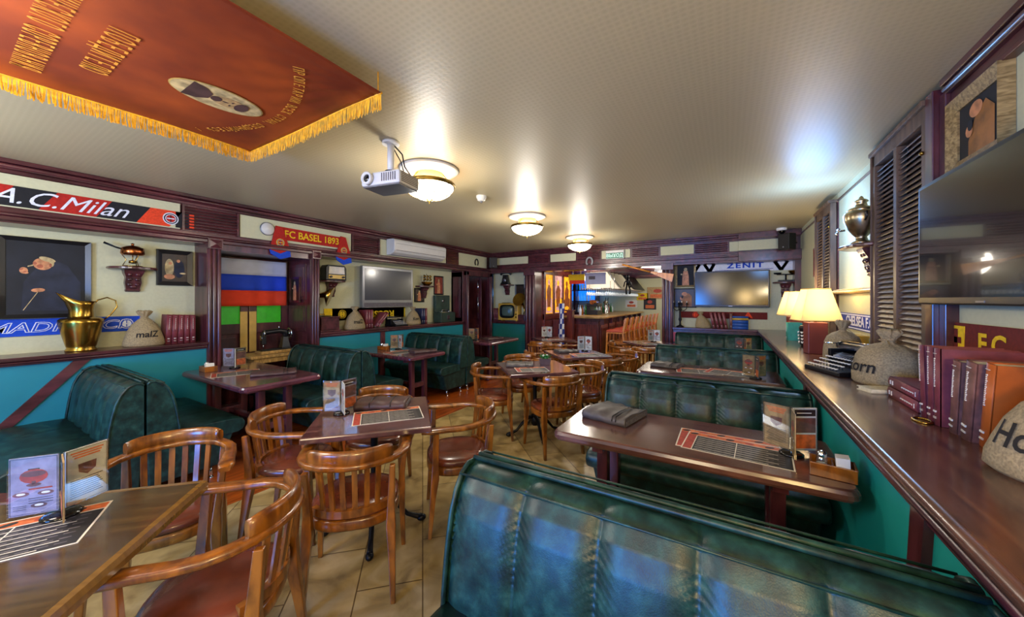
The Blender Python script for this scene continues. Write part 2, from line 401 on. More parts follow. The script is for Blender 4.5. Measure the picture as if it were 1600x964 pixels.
# end wall of the second niche, panelled, and door case
m = MB().box(-5.4, -4.95, 6.15, 6.2, 0, 2.12)
m.box(-5.22, -5.0, 6.138, 6.15, 1.1, 2.0).box(-5.19, -5.03, 6.13, 6.14, 1.13, 1.97); m.ball((-5.03, 6.12, 1.72), .014)
struct(m.build('wall_left', 'mahogany', bevel=.004))
m = MB().box(-4.97, -4.88, 6.2, 6.29, 0, 2.12).box(-4.97, -4.88, 7.1, 7.2, 0, 2.12).box(-4.97, -4.88, 6.2, 7.2, 2.03, 2.13).cyl((-4.88, 6.245, 0), (-4.88, 6.245, 2.05), .022).cyl((-4.88, 7.15, 0), (-4.88, 7.15, 2.05), .022)
struct(m.build('trim_5', 'mahogany', bevel=.004))
struct(MB().box(-6.1, -6.0, 6.1, 7.5, 0, 2.2).box(-6.1, -4.97, 6.15, 6.25, 0, 2.1).box(-6.1, -4.97, 7.18, 7.3, 0, 2.6).build('wall_left', 'mahogany'))
d = MB().box(-5.5, -4.98, 6.86, 6.9, .01, 2.03); d.box(-5.45, -5.05, 6.848, 6.862, .2, .9).box(-5.45, -5.05, 6.848, 6.862, 1.05, 1.9)
dr = struct(d.build('door_3', 'mahogany', bevel=.003))
MB().cyl((-5.03, 6.82, 1.2), (-5.03, 6.82, 1.55), .012).cyl((-5.03, 6.82, 1.2), (-5.03, 6.86, 1.2), .008).cyl((-5.03, 6.82, 1.55), (-5.03, 6.86, 1.55), .008).cyl((-5.03, 6.82, 1.65), (-5.03, 6.82, 1.95), .01).build('door_handle', 'chrome', dr)
# recess with the double doors
struct(MB().box(-5.7, -5.56, 1.6, 3.0, 0, 2.2).build('wall_left', 'mahogany'))
struct(MB().box(-5.6, -4.95, 1.79, 2.82, 2.06, 2.13).build('wall_left', 'mahogany'))
m = MB().box(-5.56, -4.95, 2.815, 2.83, 0, 2.1)
for z0, z1 in ((.15, .9), (1.05, 1.42), (1.5, 2.0)):
    m.box(-5.5, -5.05, 2.803, 2.816, z0, z1); m.box(-5.46, -5.09, 2.797, 2.806, z0 + .04, z1 - .04)
struct(m.build('wall_left', 'mahogany', bevel=.004))
for n_, (a, b, s_) in enumerate(((1.80, 2.295, 1), (2.305, 2.80, -1))):
    m = MB(); x0, x1 = -5.56, -5.50; st = .09
    m.box(x0, x1, a, a + st, 0, 2.05).box(x0, x1, b - st, b, 0, 2.05).box(x0, x1, a + st, b - st, 0, .15).box(x0, x1, a + st, b - st, 1.05, 1.18).box(x0, x1, a + st, b - st, 1.93, 2.05)
    m.box(x0, x1 - .03, a + st, b - st, .15, 1.05).box(x0, x1 - .012, a + st + .04, b - st - .04, .2, 1.0)
    dd = struct(m.build('door_%d' % (n_ + 1), 'mahogany', bevel=.004))
    MB().box(-5.535, -5.52, a + st, b - st, 1.18, 1.93).build('pane', 'green_glass', dd)
    yp = (b - .085, b - .01) if s_ > 0 else (a + .01, a + .085)
    MB().box(-5.50, -5.494, yp[0] - .01, yp[1] + .0, .80, 1.34).build('push_plate', 'gilt', dd, bevel=.002)
# diagonal braces on the dado
struct(MB().add([], []).hexa([(-4.95, .05, .16), (-4.95, .05, .06), (-4.95, .82, .965), (-4.95, .72, .965)], [(-4.93, .05, .16), (-4.93, .05, .06), (-4.93, .82, .965), (-4.93, .72, .965)]).build('trim_6', 'mahogany_h'))
struct(MB().box(-4.955, -4.925, 3.98, 4.06, .02, .965).build('trim_6', 'mahogany'))
# far wall
struct(MB().box(-5.0, -3.98, 7.25, 7.5, 0, .955).build('wall_far', 'teal_far'))
struct(MB().box(-.87, 1.0, 7.25, 7.5, 0, .955).build('wall_far', 'mahogany'))
for a, b in ((-5.0, -3.9), (-.95, 1.0)):
    struct(MB().box(a, b, 7.43, 7.55, .95, 2.4).build('wall_far', 'cream'))
    struct(MB().box(max(a, -4.95), min(b, 1.0), 7.19, 7.45, .955, .99).box(max(a, -4.95), min(b, 1.0), 7.21, 7.45, .93, .955).build('trim_7', 'mahogany_h', bevel=.006))
struct(MB().box(-5.0, 1.0, 7.26, 7.5, 2.13, H).build('wall_far', 'mahogany'))
m = MB()
for y0, z0, z1 in ((7.17, 2.585, 2.62), (7.20, 2.55, 2.585), (7.23, 2.52, 2.55), (7.18, 2.13, 2.17), (7.21, 2.17, 2.23), (7.19, 2.23, 2.26), (7.23, 2.26, 2.3)):
    m.box(-4.95, 1.0, y0, 7.3, z0, z1)
m.box(.16, 1.0, 7.14, 7.2, 2.52, 2.62).box(.16, 1.0, 7.15, 7.2, 2.14, 2.3)
struct(m.build('trim_7', 'mahogany_h', bevel=.005))
for a, b, y in ((-4.88, -3.93, 7.245), (-3.36, -2.77, 7.245), (-2.21, -1.64, 7.245), (-1.08, -.52, 7.245), (.03, .16, 7.245), (.16, .84, 7.22)):
    struct(MB().box(a, b, y, 7.3, 2.33, 2.495).build('wall_far', 'cream', bevel=.003))
for a, b in ((-2.72, -2.25), (-1.6, -1.12), (-.5, 0), (-3.9, -3.4)):
    m = MB()
    for i in range(5): m.cbox(((a + b) / 2, 7.25, 2.345 + i * .034), (b - a, .025, .01), rot=(R(25), 0, 0))
    struct(m.build('trim_3', 'mahogany_h'))
def far_pier(a, b):
    m = MB().box(a, b, 7.2, 7.5, 0, 2.16); n = 3; w = (b - a) / n
    for i in range(n): m.cyl((a + w * (i + .5), 7.2, .1), (a + w * (i + .5), 7.2, 2.1), w * .42)
    m.box(a - .01, b + .01, 7.15, 7.3, 2.05, 2.17).box(a - .01, b + .01, 7.15, 7.3, 0, .1)
    struct(m.build('trim_8', 'mahogany', bevel=.003))
far_pier(-3.98, -3.72); far_pier(-1.05, -.86)
struct(MB().box(.92, 1.0, 7.2, 7.45, .99, 2.14).build('trim_8', 'mahogany'))
# right wall
struct(MB().box(1.0, 1.1, YB, 7.5, 0, H).build('wall_right', 'cream'))
struct(MB().box(-6.2, 1.1, YB - .1, YB, .96, H).build('wall_back', 'cream')); struct(MB().box(-6.2, 1.1, YB - .1, YB, 0, .96).build('wall_back', 'teal'))
struct(MB().box(.5, 1.0, YB, 7.25, 0, .93).build('wall_right', 'teal_right'))
m = MB().box(.445, 1.0, YB, 7.24, .955, 1.0); m.cyl((.447, YB, .978), (.447, 7.24, .978), .0225, n=16)
struct(m.build('trim_9', 'counter_wood', bevel=.002))
struct(MB().box(.47, .9, YB, 7.24, .90, .955).cyl((.475, YB, .91), (.475, 7.24, .91), .018).box(.485, .6, YB, 7.2, .86, .90).build('trim_10', 'mahogany_h', bevel=.003))
for y in (1.5, 3.3, 5.3):
    struct(MB().hexa([(.5, y + .10, 0), (.5, y + .18, 0), (.5, y + .06, .9), (.5, y - .03, .9)], [(.478, y + .10, 0), (.478, y + .18, 0), (.478, y + .06, .9), (.478, y - .03, .9)]).build('trim_11', 'mahogany'))
m = MB()
for x0, z0, z1 in ((.93, 2.585, 2.62), (.95, 2.545, 2.585), (.97, 2.50, 2.545), (.96, 2.475, 2.50)): m.box(x0, 1.0, YB, 2.70, z0, z1)
m.cyl((.948, YB, 2.565), (.948, 2.7, 2.565), .014)
struct(m.build('trim_12', 'mahogany_h', bevel=.004))
struct(MB().box(.985, 1.0, 3.7, 7.25, 2.53, 2.545).build('trim_12', 'mahogany_h'))
struct(MB().box(.95, 1.0, 2.70, 2.76, 1.0, 2.56).box(.925, 1.0, 2.76, 2.84, 1.0, 2.6).build('trim_13', 'mahogany', bevel=.004))
for a, b in ((3.70, 4.95), (5.72, 7.2)):
    m = MB().box(.95, 1.0, a, b, 1.575, 1.6); m.cyl((.96, a, 1.575), (.96, b, 1.575), .022)
    struct(m.build('trim_14', 'oak', bevel=.003))
def shutter(y0, y1, z0, z1, label):
    t = thing('louvred_shutter', label, 'shutter', frame((0, -1, 0), (0, 0, 1), (-1, 0, 0), (1.0, y1, z0)), None)
    w = y1 - y0; h = z1 - z0; f = MB(); st = .05; mid = w / 2
    for a in (0, mid - st / 2, w - st): f.box(a, a + st, 0, h, .02, .07)
    f.box(0, w, 0, .06, .02, .07).box(0, w, h - .08, h, .02, .07).box(-.01, w + .01, h, h + .03, 0, .09).box(-.01, .0, 0, h, 0, .08)
    f.build('frame', 'louvre', t, bevel=.003)
    MB().box(0, w, 0, h, 0, .012).build('back_panel', 'mahogany', t)
    for a, b in ((st, mid - st / 2), (mid + st / 2, w - st)):
        s_ = MB(); n = int((h - .14) / .034)
        for i in range(n): s_.cbox(((a + b) / 2, .08 + i * .034, .045), (b - a, .046, .006), rot=(R(-40), 0, 0))
        s_.build('louvres', 'louvre', t)
    MB().ball((w - .025, h - .25, .075), .012).build('knob', 'brass', t)
    return t
shutter(2.85, 3.69, 1.04, 2.56, 'tall brown louvred shutter beside the big wall television, nearest the camera')
shutter(4.97, 5.70, 1.04, 2.52, 'louvred shutter beyond the samovar, behind the table lamps')
# bar room shell
struct(MB().box(-3.85, -3.72, 7.5, 9.4, 0, 2.32).build('wall_bar_left', 'panel_red', bevel=.003))
struct(MB().box(-6.2, -3.7, 13.0, 13.2, 0, 2.4).box(-3.7, 1.1, 13.0, 13.2, 0, 2.4).build('wall_bar_far', 'cream'))
struct(MB().box(-.9, -.75, 7.5, 13, 0, 2.4).build('wall_bar_right', 'cream'))
struct(MB().box(-6.2, -6.1, 7.3, 13.2, 0, 2.4).build('wall_bar_side', 'panel_red'))
m = MB()
for i in range(14): m.box(-3.7, -.9, 7.6 + i * .4, 7.68 + i * .4, 2.22, 2.32)
struct(m.build('trim_15', 'mahogany_h'))

# ------------------------------------------------------------------ benches
BL = 1.28
PROF = [(.195, .40), (.19, .50), (.178, .60), (.165, .68), (.148, .76), (.122, .825), (.088, .872), (.05, .893), (.02, .892), (.004, .875), (.003, .80), (.003, .60), (.003, .40)]
def bench_proto():
    t = thing('leather_bench', '', 'bench', at(0, 0))
    # back cushion with puffed channels and creases at the seams
    pr = []
    for i in range(len(PROF) - 1):
        (a, b), (c, d) = PROF[i], PROF[i + 1]; k = 10 if i < 6 else 2
        for j in range(k): pr.append((a + (c - a) * j / k, b + (d - b) * j / k))
    pr.append(PROF[-1]); n = len(pr); NP = 5; PU = 28; rings = []
    nor = []
    for i in range(n):
        a = pr[max(i - 1, 0)]; b = pr[min(i + 1, n - 1)]; dy, dz = b[0] - a[0], b[1] - a[1]; l = sqrt(dy * dy + dz * dz) or 1
        nor.append((dz / l, -dy / l))
    for q in range(NP * PU + 1):
        x = BL * q / (NP * PU); tt = (q % PU) / PU; e = min(tt, 1 - tt) * 2; inner = 0 < q < NP * PU
        if not inner: e = 0
        r = []
        for i, (y, z) in enumerate(pr):
            amt = 1 if y > .02 else .0
            puff = -.024 * (1 - min(1, e * 1.6)) ** 2.4 * amt
            if not inner: puff = -.012 * amt
            d = min(tt, 1 - tt) * BL / NP
            cr = .0075 * math.exp(-((z - .70) / .10) ** 2) * math.exp(-(d / .04) ** 2) * min(1, d / .008) * sin((z - .70 + .9 * d) * 260) * amt if inner else 0
            puff += cr + .004 * sin(z * 20) * amt * e
            r.append((x, y + nor[i][0] * puff, z + nor[i][1] * puff))
        rings.append(r)
    m = MB().loft(rings, 0, True, True, True, closed=False)
    bk = m.build('backrest', 'leather', t)
    p = MB()
    for x in (0.0, BL):
        p.tube([(x, a * .985, b * .997) for a, b in PROF[:10]], .009, n=8)
    p.tube([(0, .012, .897), (BL * .33, .012, .90), (BL * .66, .012, .90), (BL, .012, .897)], .009, n=8)
    p.tube([(0, .10, .872), (BL * .5, .10, .874), (BL, .10, .872)], .004, n=6)
    p.build('piping', 'leather', bk)
    sec = [(.18, .36), (.585, .345), (.615, .36), (.633, .39), (.636, .42), (.622, .45), (.595, .466), (.50, .476), (.35, .478), (.18, .47)]
    rings = []
    for x, k in ((0.0, .90), (.012, .97), (.04, 1), (.42, 1.0), (.43, .985), (.44, 1), (.85, 1), (.86, .985), (.87, 1), (BL - .04, 1), (BL - .012, .97), (BL, .90)):
        rings.append([(x, .18 + (y - .18) * (k * .2 + .8), .41 + (z - .41) * k) for y, z in sec])
    MB().loft(rings, 0, True).build('seat_cushion', 'leather', t)
    b = MB().hexa([(.04, .02, .10), (BL - .04, .02, .10), (BL - .04, .46, .10), (.04, .46, .10)], [(.02, .004, .40), (BL - .02, .004, .40), (BL - .02, .555, .36), (.02, .555, .36)])
    b.build('base', 'leather', t, bevel=.01)
    for x in (.10, BL - .10):
        for y in (.08, .40):
            MB().cyl((x, y, .11), (x + (.03 if x > .5 else -.03), y + .01, .0), .022, .011, n=12).cyl((x + (.03 if x > .5 else -.03), y + .01, .0), (x + (.03 if x > .5 else -.03), y + .01, .008), .016).build('leg', 'chrome', t)
    return t
bench = bench_proto(); used = [False]
def place_bench(x0, y, flip, label, group):
    M = at(x0 + BL, y, 0, 180) if flip else at(x0, y)
    if not used[0]:
        bench.matrix_world = M; bench['label'] = label; bench['group'] = group; used[0] = True; return bench
    return copytree(bench, M, label, group)
G1 = 'green leather benches along the right counter'; G2 = 'green leather benches along the left wall'
place_bench(-.83, 1.115, True, 'dark green leather bench back filling the bottom right foreground', G1)
place_bench(-.83, 1.125, False, 'green leather bench just behind the foreground one, back to back with it', G1)
place_bench(-.83, 2.985, True, 'green leather bench behind the long table with the acrylic menu and condiment box', G1)
place_bench(-.83, 2.995, False, 'green leather bench back to back behind the one at the nearest long table', G1)
place_bench(-.80, 5.10, True, 'green leather bench in the third row at right, facing the table with two menus', G1)
place_bench(-.80, 5.11, False, 'green leather bench hidden back to back behind the third row', G1)
place_bench(-.80, 7.17, True, 'farthest green leather bench under the far television shelf', G1)
place_bench(-4.94, .865, True, 'green leather bench nearest the camera at left, its seat under the diagonal brace', G2)
place_bench(-4.94, .875, False, 'green leather bench at left facing the table before the double doors', G2)
place_bench(-4.94, 2.675, True, 'green leather bench at left facing the double doors table from its far side', G2)
place_bench(-4.94, 2.685, False, 'green leather bench at left whose seat faces the second wall table', G2)
place_bench(-4.94, 4.665, True, 'green leather bench at left under the wall television with chrome feet', G2)
place_bench(-4.94, 4.675, False, 'green leather bench at left beyond the wall television, facing the dark doorway', G2)

# ------------------------------------------------------------------ chairs
def chair_proto():
    t = thing('armchair', '', 'chair', at(0, 0)); wd = 'chair_wood'
    # upholstered seat on a frame
    def se(a, k, n=2.6):
        ca, sa = cos(a), sin(a); w, d = .215 * k, .205 * k
        return (w * abs(ca) ** (2 / n) * (1 if ca >= 0 else -1), d * abs(sa) ** (2 / n) * (1 if sa >= 0 else -1) - .01)
    NN = 36; A = [2 * pi * i / NN for i in range(NN)]
    rings = []
    for k, z in ((.94, .415), (1.0, .425), (1.01, .440), (.97, .455), (.88, .466), (.7, .473), (.45, .478), (.15, .480), (.01, .480)):
        rings.append([(se(a, k)[0], se(a, k)[1], z) for a in A])
    MB().loft(rings, 0, True).build('seat', 'seat_leather', t)
    MB().loft([[(se(a, k)[0], se(a, k)[1], z) for a in A] for k, z in ((.86, .365), (1.0, .365), (1.02, .375), (1.02, .408), (.99, .418), (.86, .418))], 0, True).build('seat_frame', wd, t)
    def leg(pts, sizes):
        rings = []
        for (x, y, z), (a, b) in zip(pts, sizes): rings.append([(x - a, y - b, z), (x + a, y - b, z), (x + a, y + b, z), (x - a, y + b, z)])
        MB().loft(rings, 0, False).build('leg', wd, t, bevel=.004)
    for s in (-1, 1):
        leg([(s * .205, -.245, 0), (s * .198, -.215, .22), (s * .192, -.195, .36), (s * .192, -.195, .46), (s * .20, -.215, .672)], [(.012, .014), (.017, .02), (.023, .026), (.018, .022), (.013, .016)])
        leg([(s * .232, .185, 0), (s * .225, .165, .25), (s * .222, .15, .37), (s * .226, .15, .46), (s * .25, .145, .672)], [(.012, .012), (.016, .018), (.022, .024), (.016, .02), (.013, .017)])
    # U-shaped arm rail
    pts = []; sc = []
    for y in (.235, .17, .09, 0.0): pts.append((-.258 - .006 * (y > .1), y, .684))
    for i in range(1, 12):
        a = pi + pi * i / 12; pts.append((.258 * cos(a), -.015 + .245 * sin(a), .684 + .014 * sin(pi * i / 12)))
    for y in (0.0, .09, .17, .235): pts.append((.258 + .006 * (y > .1), y, .684))
    sc = [(.75, .8), (1.15, 1), (1.0, 1), (.9, 1)] + [(.85, 1)] * 11 + [(.9, 1), (1.0, 1), (1.15, 1), (.75, .8)]
    sec = [(-.030, -.008), (-.024, -.014), (.024, -.014), (.030, -.008), (.030, .008), (.022, .014), (-.022, .014), (-.030, .008)]
    MB().sweep(pts, sec, sm=True, scale=sc).build('arm_rail', wd, t)
    # crest block and slats
    m = MB(); pts = []; sc = []
    for i in range(17):
        a = pi * 1.5 + (i / 16 - .5) * R(98); pts.append((.252 * cos(a), -.015 + .242 * sin(a), .735)); e = min(i, 16 - i) / 2; sc.append((1, .72 if e < .5 else .9 if e < 1 else 1))
    m.sweep(pts, [(-.011, -.042), (.013, -.042), (.018, -.02), (.017, .02), (.010, .036), (0, .04), (-.010, .034), (-.015, .0)], sm=True, scale=sc)
    pts = []
    for i in range(13):
        a = pi * 1.5 + (i / 12 - .5) * R(100); pts.append((.232 * cos(a), -.005 + .215 * sin(a), .455))
    m.sweep(pts, [(-.014, -.018), (.014, -.018), (.014, .018), (-.014, .018)])
    for i in range(6):
        a = pi * 1.5 + ((i + .5) / 6 - .5) * R(78)
        p0 = Vector((.232 * cos(a), -.005 + .215 * sin(a), .465)); p1 = Vector((.250 * cos(a), -.015 + .24 * sin(a), .70))
        tx, ty = -sin(a) * .0125, cos(a) * .0125; nx, ny = cos(a) * .005, sin(a) * .005
        q = lambda p: [(p.x - tx - nx, p.y - ty - ny, p.z), (p.x + tx - nx, p.y + ty - ny, p.z), (p.x + tx + nx, p.y + ty + ny, p.z), (p.x - tx + nx, p.y - ty + ny, p.z)]
        m.hexa(q(p0), q(p1))
    m.build('backrest', wd, t)
    return t
chair = chair_proto(); cused = [False]
def place_chair(x, y, a, label):
    g = 'wooden armchairs around the square tables'; M = at(x, y, 0, a)
    if not cused[0]:
        chair.matrix_world = M; chair['label'] = label; chair['group'] = g; cused[0] = True; return
    copytree(chair, M, label, g)
for c in ((-1.63, .575, 136, 'wooden armchair in the bottom left foreground with red leather seat, back to the camera side'),
          (-2.40, .64, -118, 'wooden armchair behind the nearest table, in front of the left bench pair'),
          (-2.46, 1.32, -52, 'wooden armchair at the left side of the square table with the folded menu'),
          (-1.738, 1.248, 44.8, 'wooden armchair, slatted back to us, pushed under the table with the folded menu'),
          (-1.635, 1.955, 135.4, 'wooden armchair to the right of the square table with the folded menu'),
          (-2.34, 1.85, -145, 'wooden armchair on the far side of the square table, only its crest rail showing'),
          (-2.23, 3.35, -57, 'wooden armchair at the left side of the middle square table with the plant pot'),
          (-1.522, 3.335, 52, 'wooden armchair with slatted back turned to the camera at the middle square table'),
          (-1.46, 3.96, 140, 'wooden armchair to the right of the middle square table with its back to the aisle'),
          (-2.22, 3.98, -130, 'wooden armchair on the far left side of the middle square table'),
          (-1.40, 4.54, 50, 'wooden armchair at the near side of the square table before the bar'),
          (-1.33, 5.08, 140, 'wooden armchair at the right side of the square table before the bar'),
          (-2.26, 4.62, -40, 'wooden armchair at the left side of the square table before the bar'),
          (-2.30, 5.2, -130, 'wooden armchair at the far side of the square table before the bar'),
          (-2.84, 5.80, 14, 'wooden armchair with its slatted back to us at the small table by the left pier'),
          (-2.42, 6.25, 110, 'wooden armchair to the right of the small table by the left pier'),
          (-1.10, 5.93, 8, 'wooden armchair with slatted back to us beside the right pier'),
          (-1.52, 6.35, -70, 'wooden armchair at the left of the small table beside the right pier')):
    place_chair(*c)

# ------------------------------------------------------------------ tables
def bistro(x, y, a, size, label, top='table_bistro', edge=None):
    t = thing('bistro_table', label, 'table', at(x, y, 0, a), None)
    h = size / 2; m = MB().prism([(-h, -h), (h, -h), (h, h), (-h, h)], .715, .75)
    m.build('tabletop', top, t, bevel=.008)
    if edge:
        e = MB()
        for q in range(4):
            e.T = Matrix.Rotation(pi / 2 * q, 4, 'Z'); e.sweep([(-h - .004, -h - .004, .734), (h + .004, -h - .004, .734)], [(-.010, -.020), (.012, -.020), (.014, 0), (.008, .016), (-.010, .0175)])
        e.build('edge_moulding', edge, t)
    p = MB().lathe([(.02, .69), (.09, .70), (.09, .715)], 16).lathe([(.026, .14), (.03, .2), (.022, .24), (.022, .6), (.034, .64), (.024, .68), (.03, .7)], 14, caps=True)
    p.lathe([(.03, .10), (.045, .13), (.045, .17), (.03, .2)], 14, caps=True)
    for q in range(4):
        p.T = Matrix.Rotation(pi / 2 * q, 4, 'Z')
        p.box(.05, .27, -.012, .012, .69, .712)
    p.build('pedestal', 'iron', t)
    for q in range(4):
        f = MB(); f.T = Matrix.Rotation(pi / 2 * q, 4, 'Z')
        f.tube([(.02, 0, .20), (.08, 0, .19), (.15, 0, .13), (.21, 0, .06), (.27, 0, .035), (.30, 0, .028)], [.022, .02, .016, .014, .018, .02], n=8)
        f.ball((.30, 0, .022), (.032, .024, .022)); f.build('foot', 'iron', t)
        g = MB(); g.T = f.T
    return t
bistro(-1.845, .115, 46, .70, 'square table in the bottom left corner with golden light coloured into its edge moulding', 'table_near', 'table_edge_lit')
bistro(-1.988, 1.552, 47, .70, 'dark square bistro table with the folded brown menu, left of centre')
bistro(-1.84, 3.56, 45, .74, 'dark square bistro table in the middle of the room with a plant pot')
bistro(-1.81, 4.76, 45, .72, 'dark square bistro table nearest the bar with an upright menu')
bistro(-2.86, 6.3, 45, .66, 'small square table before the stained glass panels')
bistro(-1.16, 6.6, 45, .66, 'small square table beside the right pier of the bar opening')
def trestle(x0, x1, y0, y1, label, top, posts):
    cx, cy = (x0 + x1) / 2, (y0 + y1) / 2; t = thing('booth_table', label, 'table', at(cx, cy))
    a, b = (x1 - x0) / 2, (y1 - y0) / 2; r = .05
    pts = []
    for sx, sy, s0 in ((1, -1, -90), (1, 1, 0), (-1, 1, 90), (-1, -1, 180)):
        for i in range(5): an = R(s0 + 22.5 * i); pts.append((sx * (a - r) + r * cos(an), sy * (b - r) + r * sin(an)))
    MB().loft([[(p * k, q * kk, z) for p, q in pts] for k, kk, z in ((1 - .03 / a, 1 - .03 / b, .695), (1 - .006 / a, 1 - .006 / b, .70), (1, 1, .712), (1, 1, .73), (1 - .006 / a, 1 - .006 / b, .744), (1 - .014 / a, 1 - .014 / b, .75))], 0, False).build('tabletop', top, t, bevel=.002)
    for px in posts:
        q = px - cx
        for s in (-1, 1): MB().box(q - .03, q + .03, s * .12 - .03, s * .12 + .03, .05, .70).build('leg', 'mahogany', t, bevel=.004)
        MB().box(q - .025, q + .025, -.09, .09, .28, .34).build('crosspiece', 'mahogany', t, bevel=.003)
        MB().box(q - .03, q + .03, -.24, .24, .65, .695).build('top_rail', 'mahogany', t, bevel=.003)
        MB().box(q - .035, q + .035, -.19, .19, .006, .055).build('foot_rail', 'mahogany', t, bevel=.012)
    MB().box(posts[0] - cx, posts[1] - cx, -.02, .02, .29, .33).build('stretcher', 'mahogany', t)
    return t
trestle(-.865, .455, 1.88, 2.50, 'long dark wooden booth table in the right foreground', 'table_dark', (-.62, .2))
trestle(-.84, .455, 3.94, 4.60, 'dark booth table in the second row on the right side', 'table_dark', (-.62, .2))
trestle(-.84, .455, 5.75, 6.35, 'dark booth table in the farthest row on the right side', 'table_dark', (-.62, .2))
trestle(-4.88, -3.50, 1.42, 2.12, 'purple-brown booth table in front of the double doors', 'table_purple', (-3.72, -4.65))
trestle(-4.88, -3.50, 3.28, 3.98, 'booth table below the wall television at left', 'table_purple', (-3.72, -4.65))
trestle(-4.88, -3.50, 5.10, 6.12, 'booth table in front of the dark doorway at left', 'table_purple', (-3.8, -4.65))

# ------------------------------------------------------------------ bar
t = thing('bar_counter', 'long wooden bar counter with panelled front behind the opening', 'bar', at(0, 0))
MB().box(-3.35, -2.62, 8.35, 12.7, 0, 1.05).box(-3.4, -2.56, 8.3, 12.7, 0, .12).box(-3.38, -2.58, 8.32, 12.7, .98, 1.05).build('body', 'mahogany', t, bevel=.01)
m = MB()
for i in range(6):
    y = 8.45 + i * .7; m.box(-2.62, -2.595, y, y + .58, .2, .9).box(-2.6, -2.585, y + .08, y + .5, .28, .82)
m.box(-3.3, -2.66, 8.325, 8.35, .2, .9).box(-3.2, -2.76, 8.31, 8.33, .3, .8); m.build('panels', 'panel_red', t, bevel=.006)
m = MB()
for i in range(7): y = 8.42 + i * .7; m.box(-2.6, -2.5, y - .03, y + .03, .9, 1.05)
m.build('corbels', 'mahogany', t)
MB().box(-3.45, -2.44, 8.2, 12.75, 1.05, 1.10).build('bar_top', 'oak', t, bevel=.012)
t = thing('bar_gate', 'panelled low partition with posts left of the bar counter', 'partition', at(0, 0))
MB().box(-3.67, -3.5, 8.9, 8.96, 0, .98).build('panel', 'panel_red', t, bevel=.004)
MB().box(-3.30, -3.16, 8.04, 8.18, 0, 1.22).box(-3.32, -3.14, 8.02, 8.20, 1.22, 1.25).build('post', 'panel_red', t, bevel=.004)
MB().box(-3.67, -3.3, 8.08, 8.14, .90, 1.0).box(-3.67, -3.3, 8.1, 8.13, .1, .9).build('rail', 'panel_red', t, bevel=.004)
# stools
def stool_proto():
    t = thing('bar_stool', '', 'stool', at(0, 0))
    MB().box(-.20, .20, -.20, .20, .70, .73).build('seat_frame', 'stool_wood', t, bevel=.004)
    MB().loft([[(x * k, y * k, z) for x, y in ((-.2, -.2), (.2, -.2), (.2, .2), (-.2, .2))] for k, z in ((.96, .73), (1, .745), (.98, .77), (.85, .785))], 0, False).build('seat', 'stool_red', t, bevel=.01)
    for x in (-1, 1):
        MB().taper((x * .195, -.20, 0), (.035, .035), (x * .18, -.18, .71), (.04, .04)).build('leg', 'stool_wood', t)
        MB().loft([[(x * a - .018, b - .02, z), (x * a + .018, b - .02, z), (x * a + .018, b + .02, z), (x * a - .018, b + .02, z)] for a, b, z in ((.195, .22, 0), (.18, .18, .72), (.175, .24, 1.06))], 0, False).build('leg', 'stool_wood', t)
    for z in (.22, .45):
        m = MB(); m.box(-.18, .18, -.2, -.17, z, z + .035).box(-.18, .18, .18, .21, z, z + .035).box(-.2, -.17, -.19, .19, z, z + .035).box(.17, .2, -.19, .19, z, z + .035)
        m.build('stretcher_ring', 'stool_wood', t)
    MB().hexa([(-.17, .175, .80), (.17, .175, .80), (.17, .20, .80), (-.17, .20, .80)], [(-.17, .225, 1.06), (.17, .225, 1.06), (.17, .25, 1.06), (-.17, .25, 1.06)]).build('backrest', 'stool_wood', t, bevel=.004)
    return t
st = stool_proto()
SL = ['nearest bar stool with red seat at the end of the bar counter', 'second bar stool along the counter from the near end', 'third bar stool along the counter from the near end', 'fourth bar stool along the counter', 'fifth bar stool along the counter', 'sixth bar stool, third from the far end', 'seventh bar stool, second from the far end', 'farthest bar stool with red seat at the end of the row']
for i in range(8):
    M = at(-2.27 + i * .018, 8.62 + i * .50, 0, -86)
    if i == 0: st.matrix_world = M; st['label'] = SL[0]; st['group'] = 'bar stools along the counter'
    else: copytree(st, M, SL[i], 'bar stools along the counter')

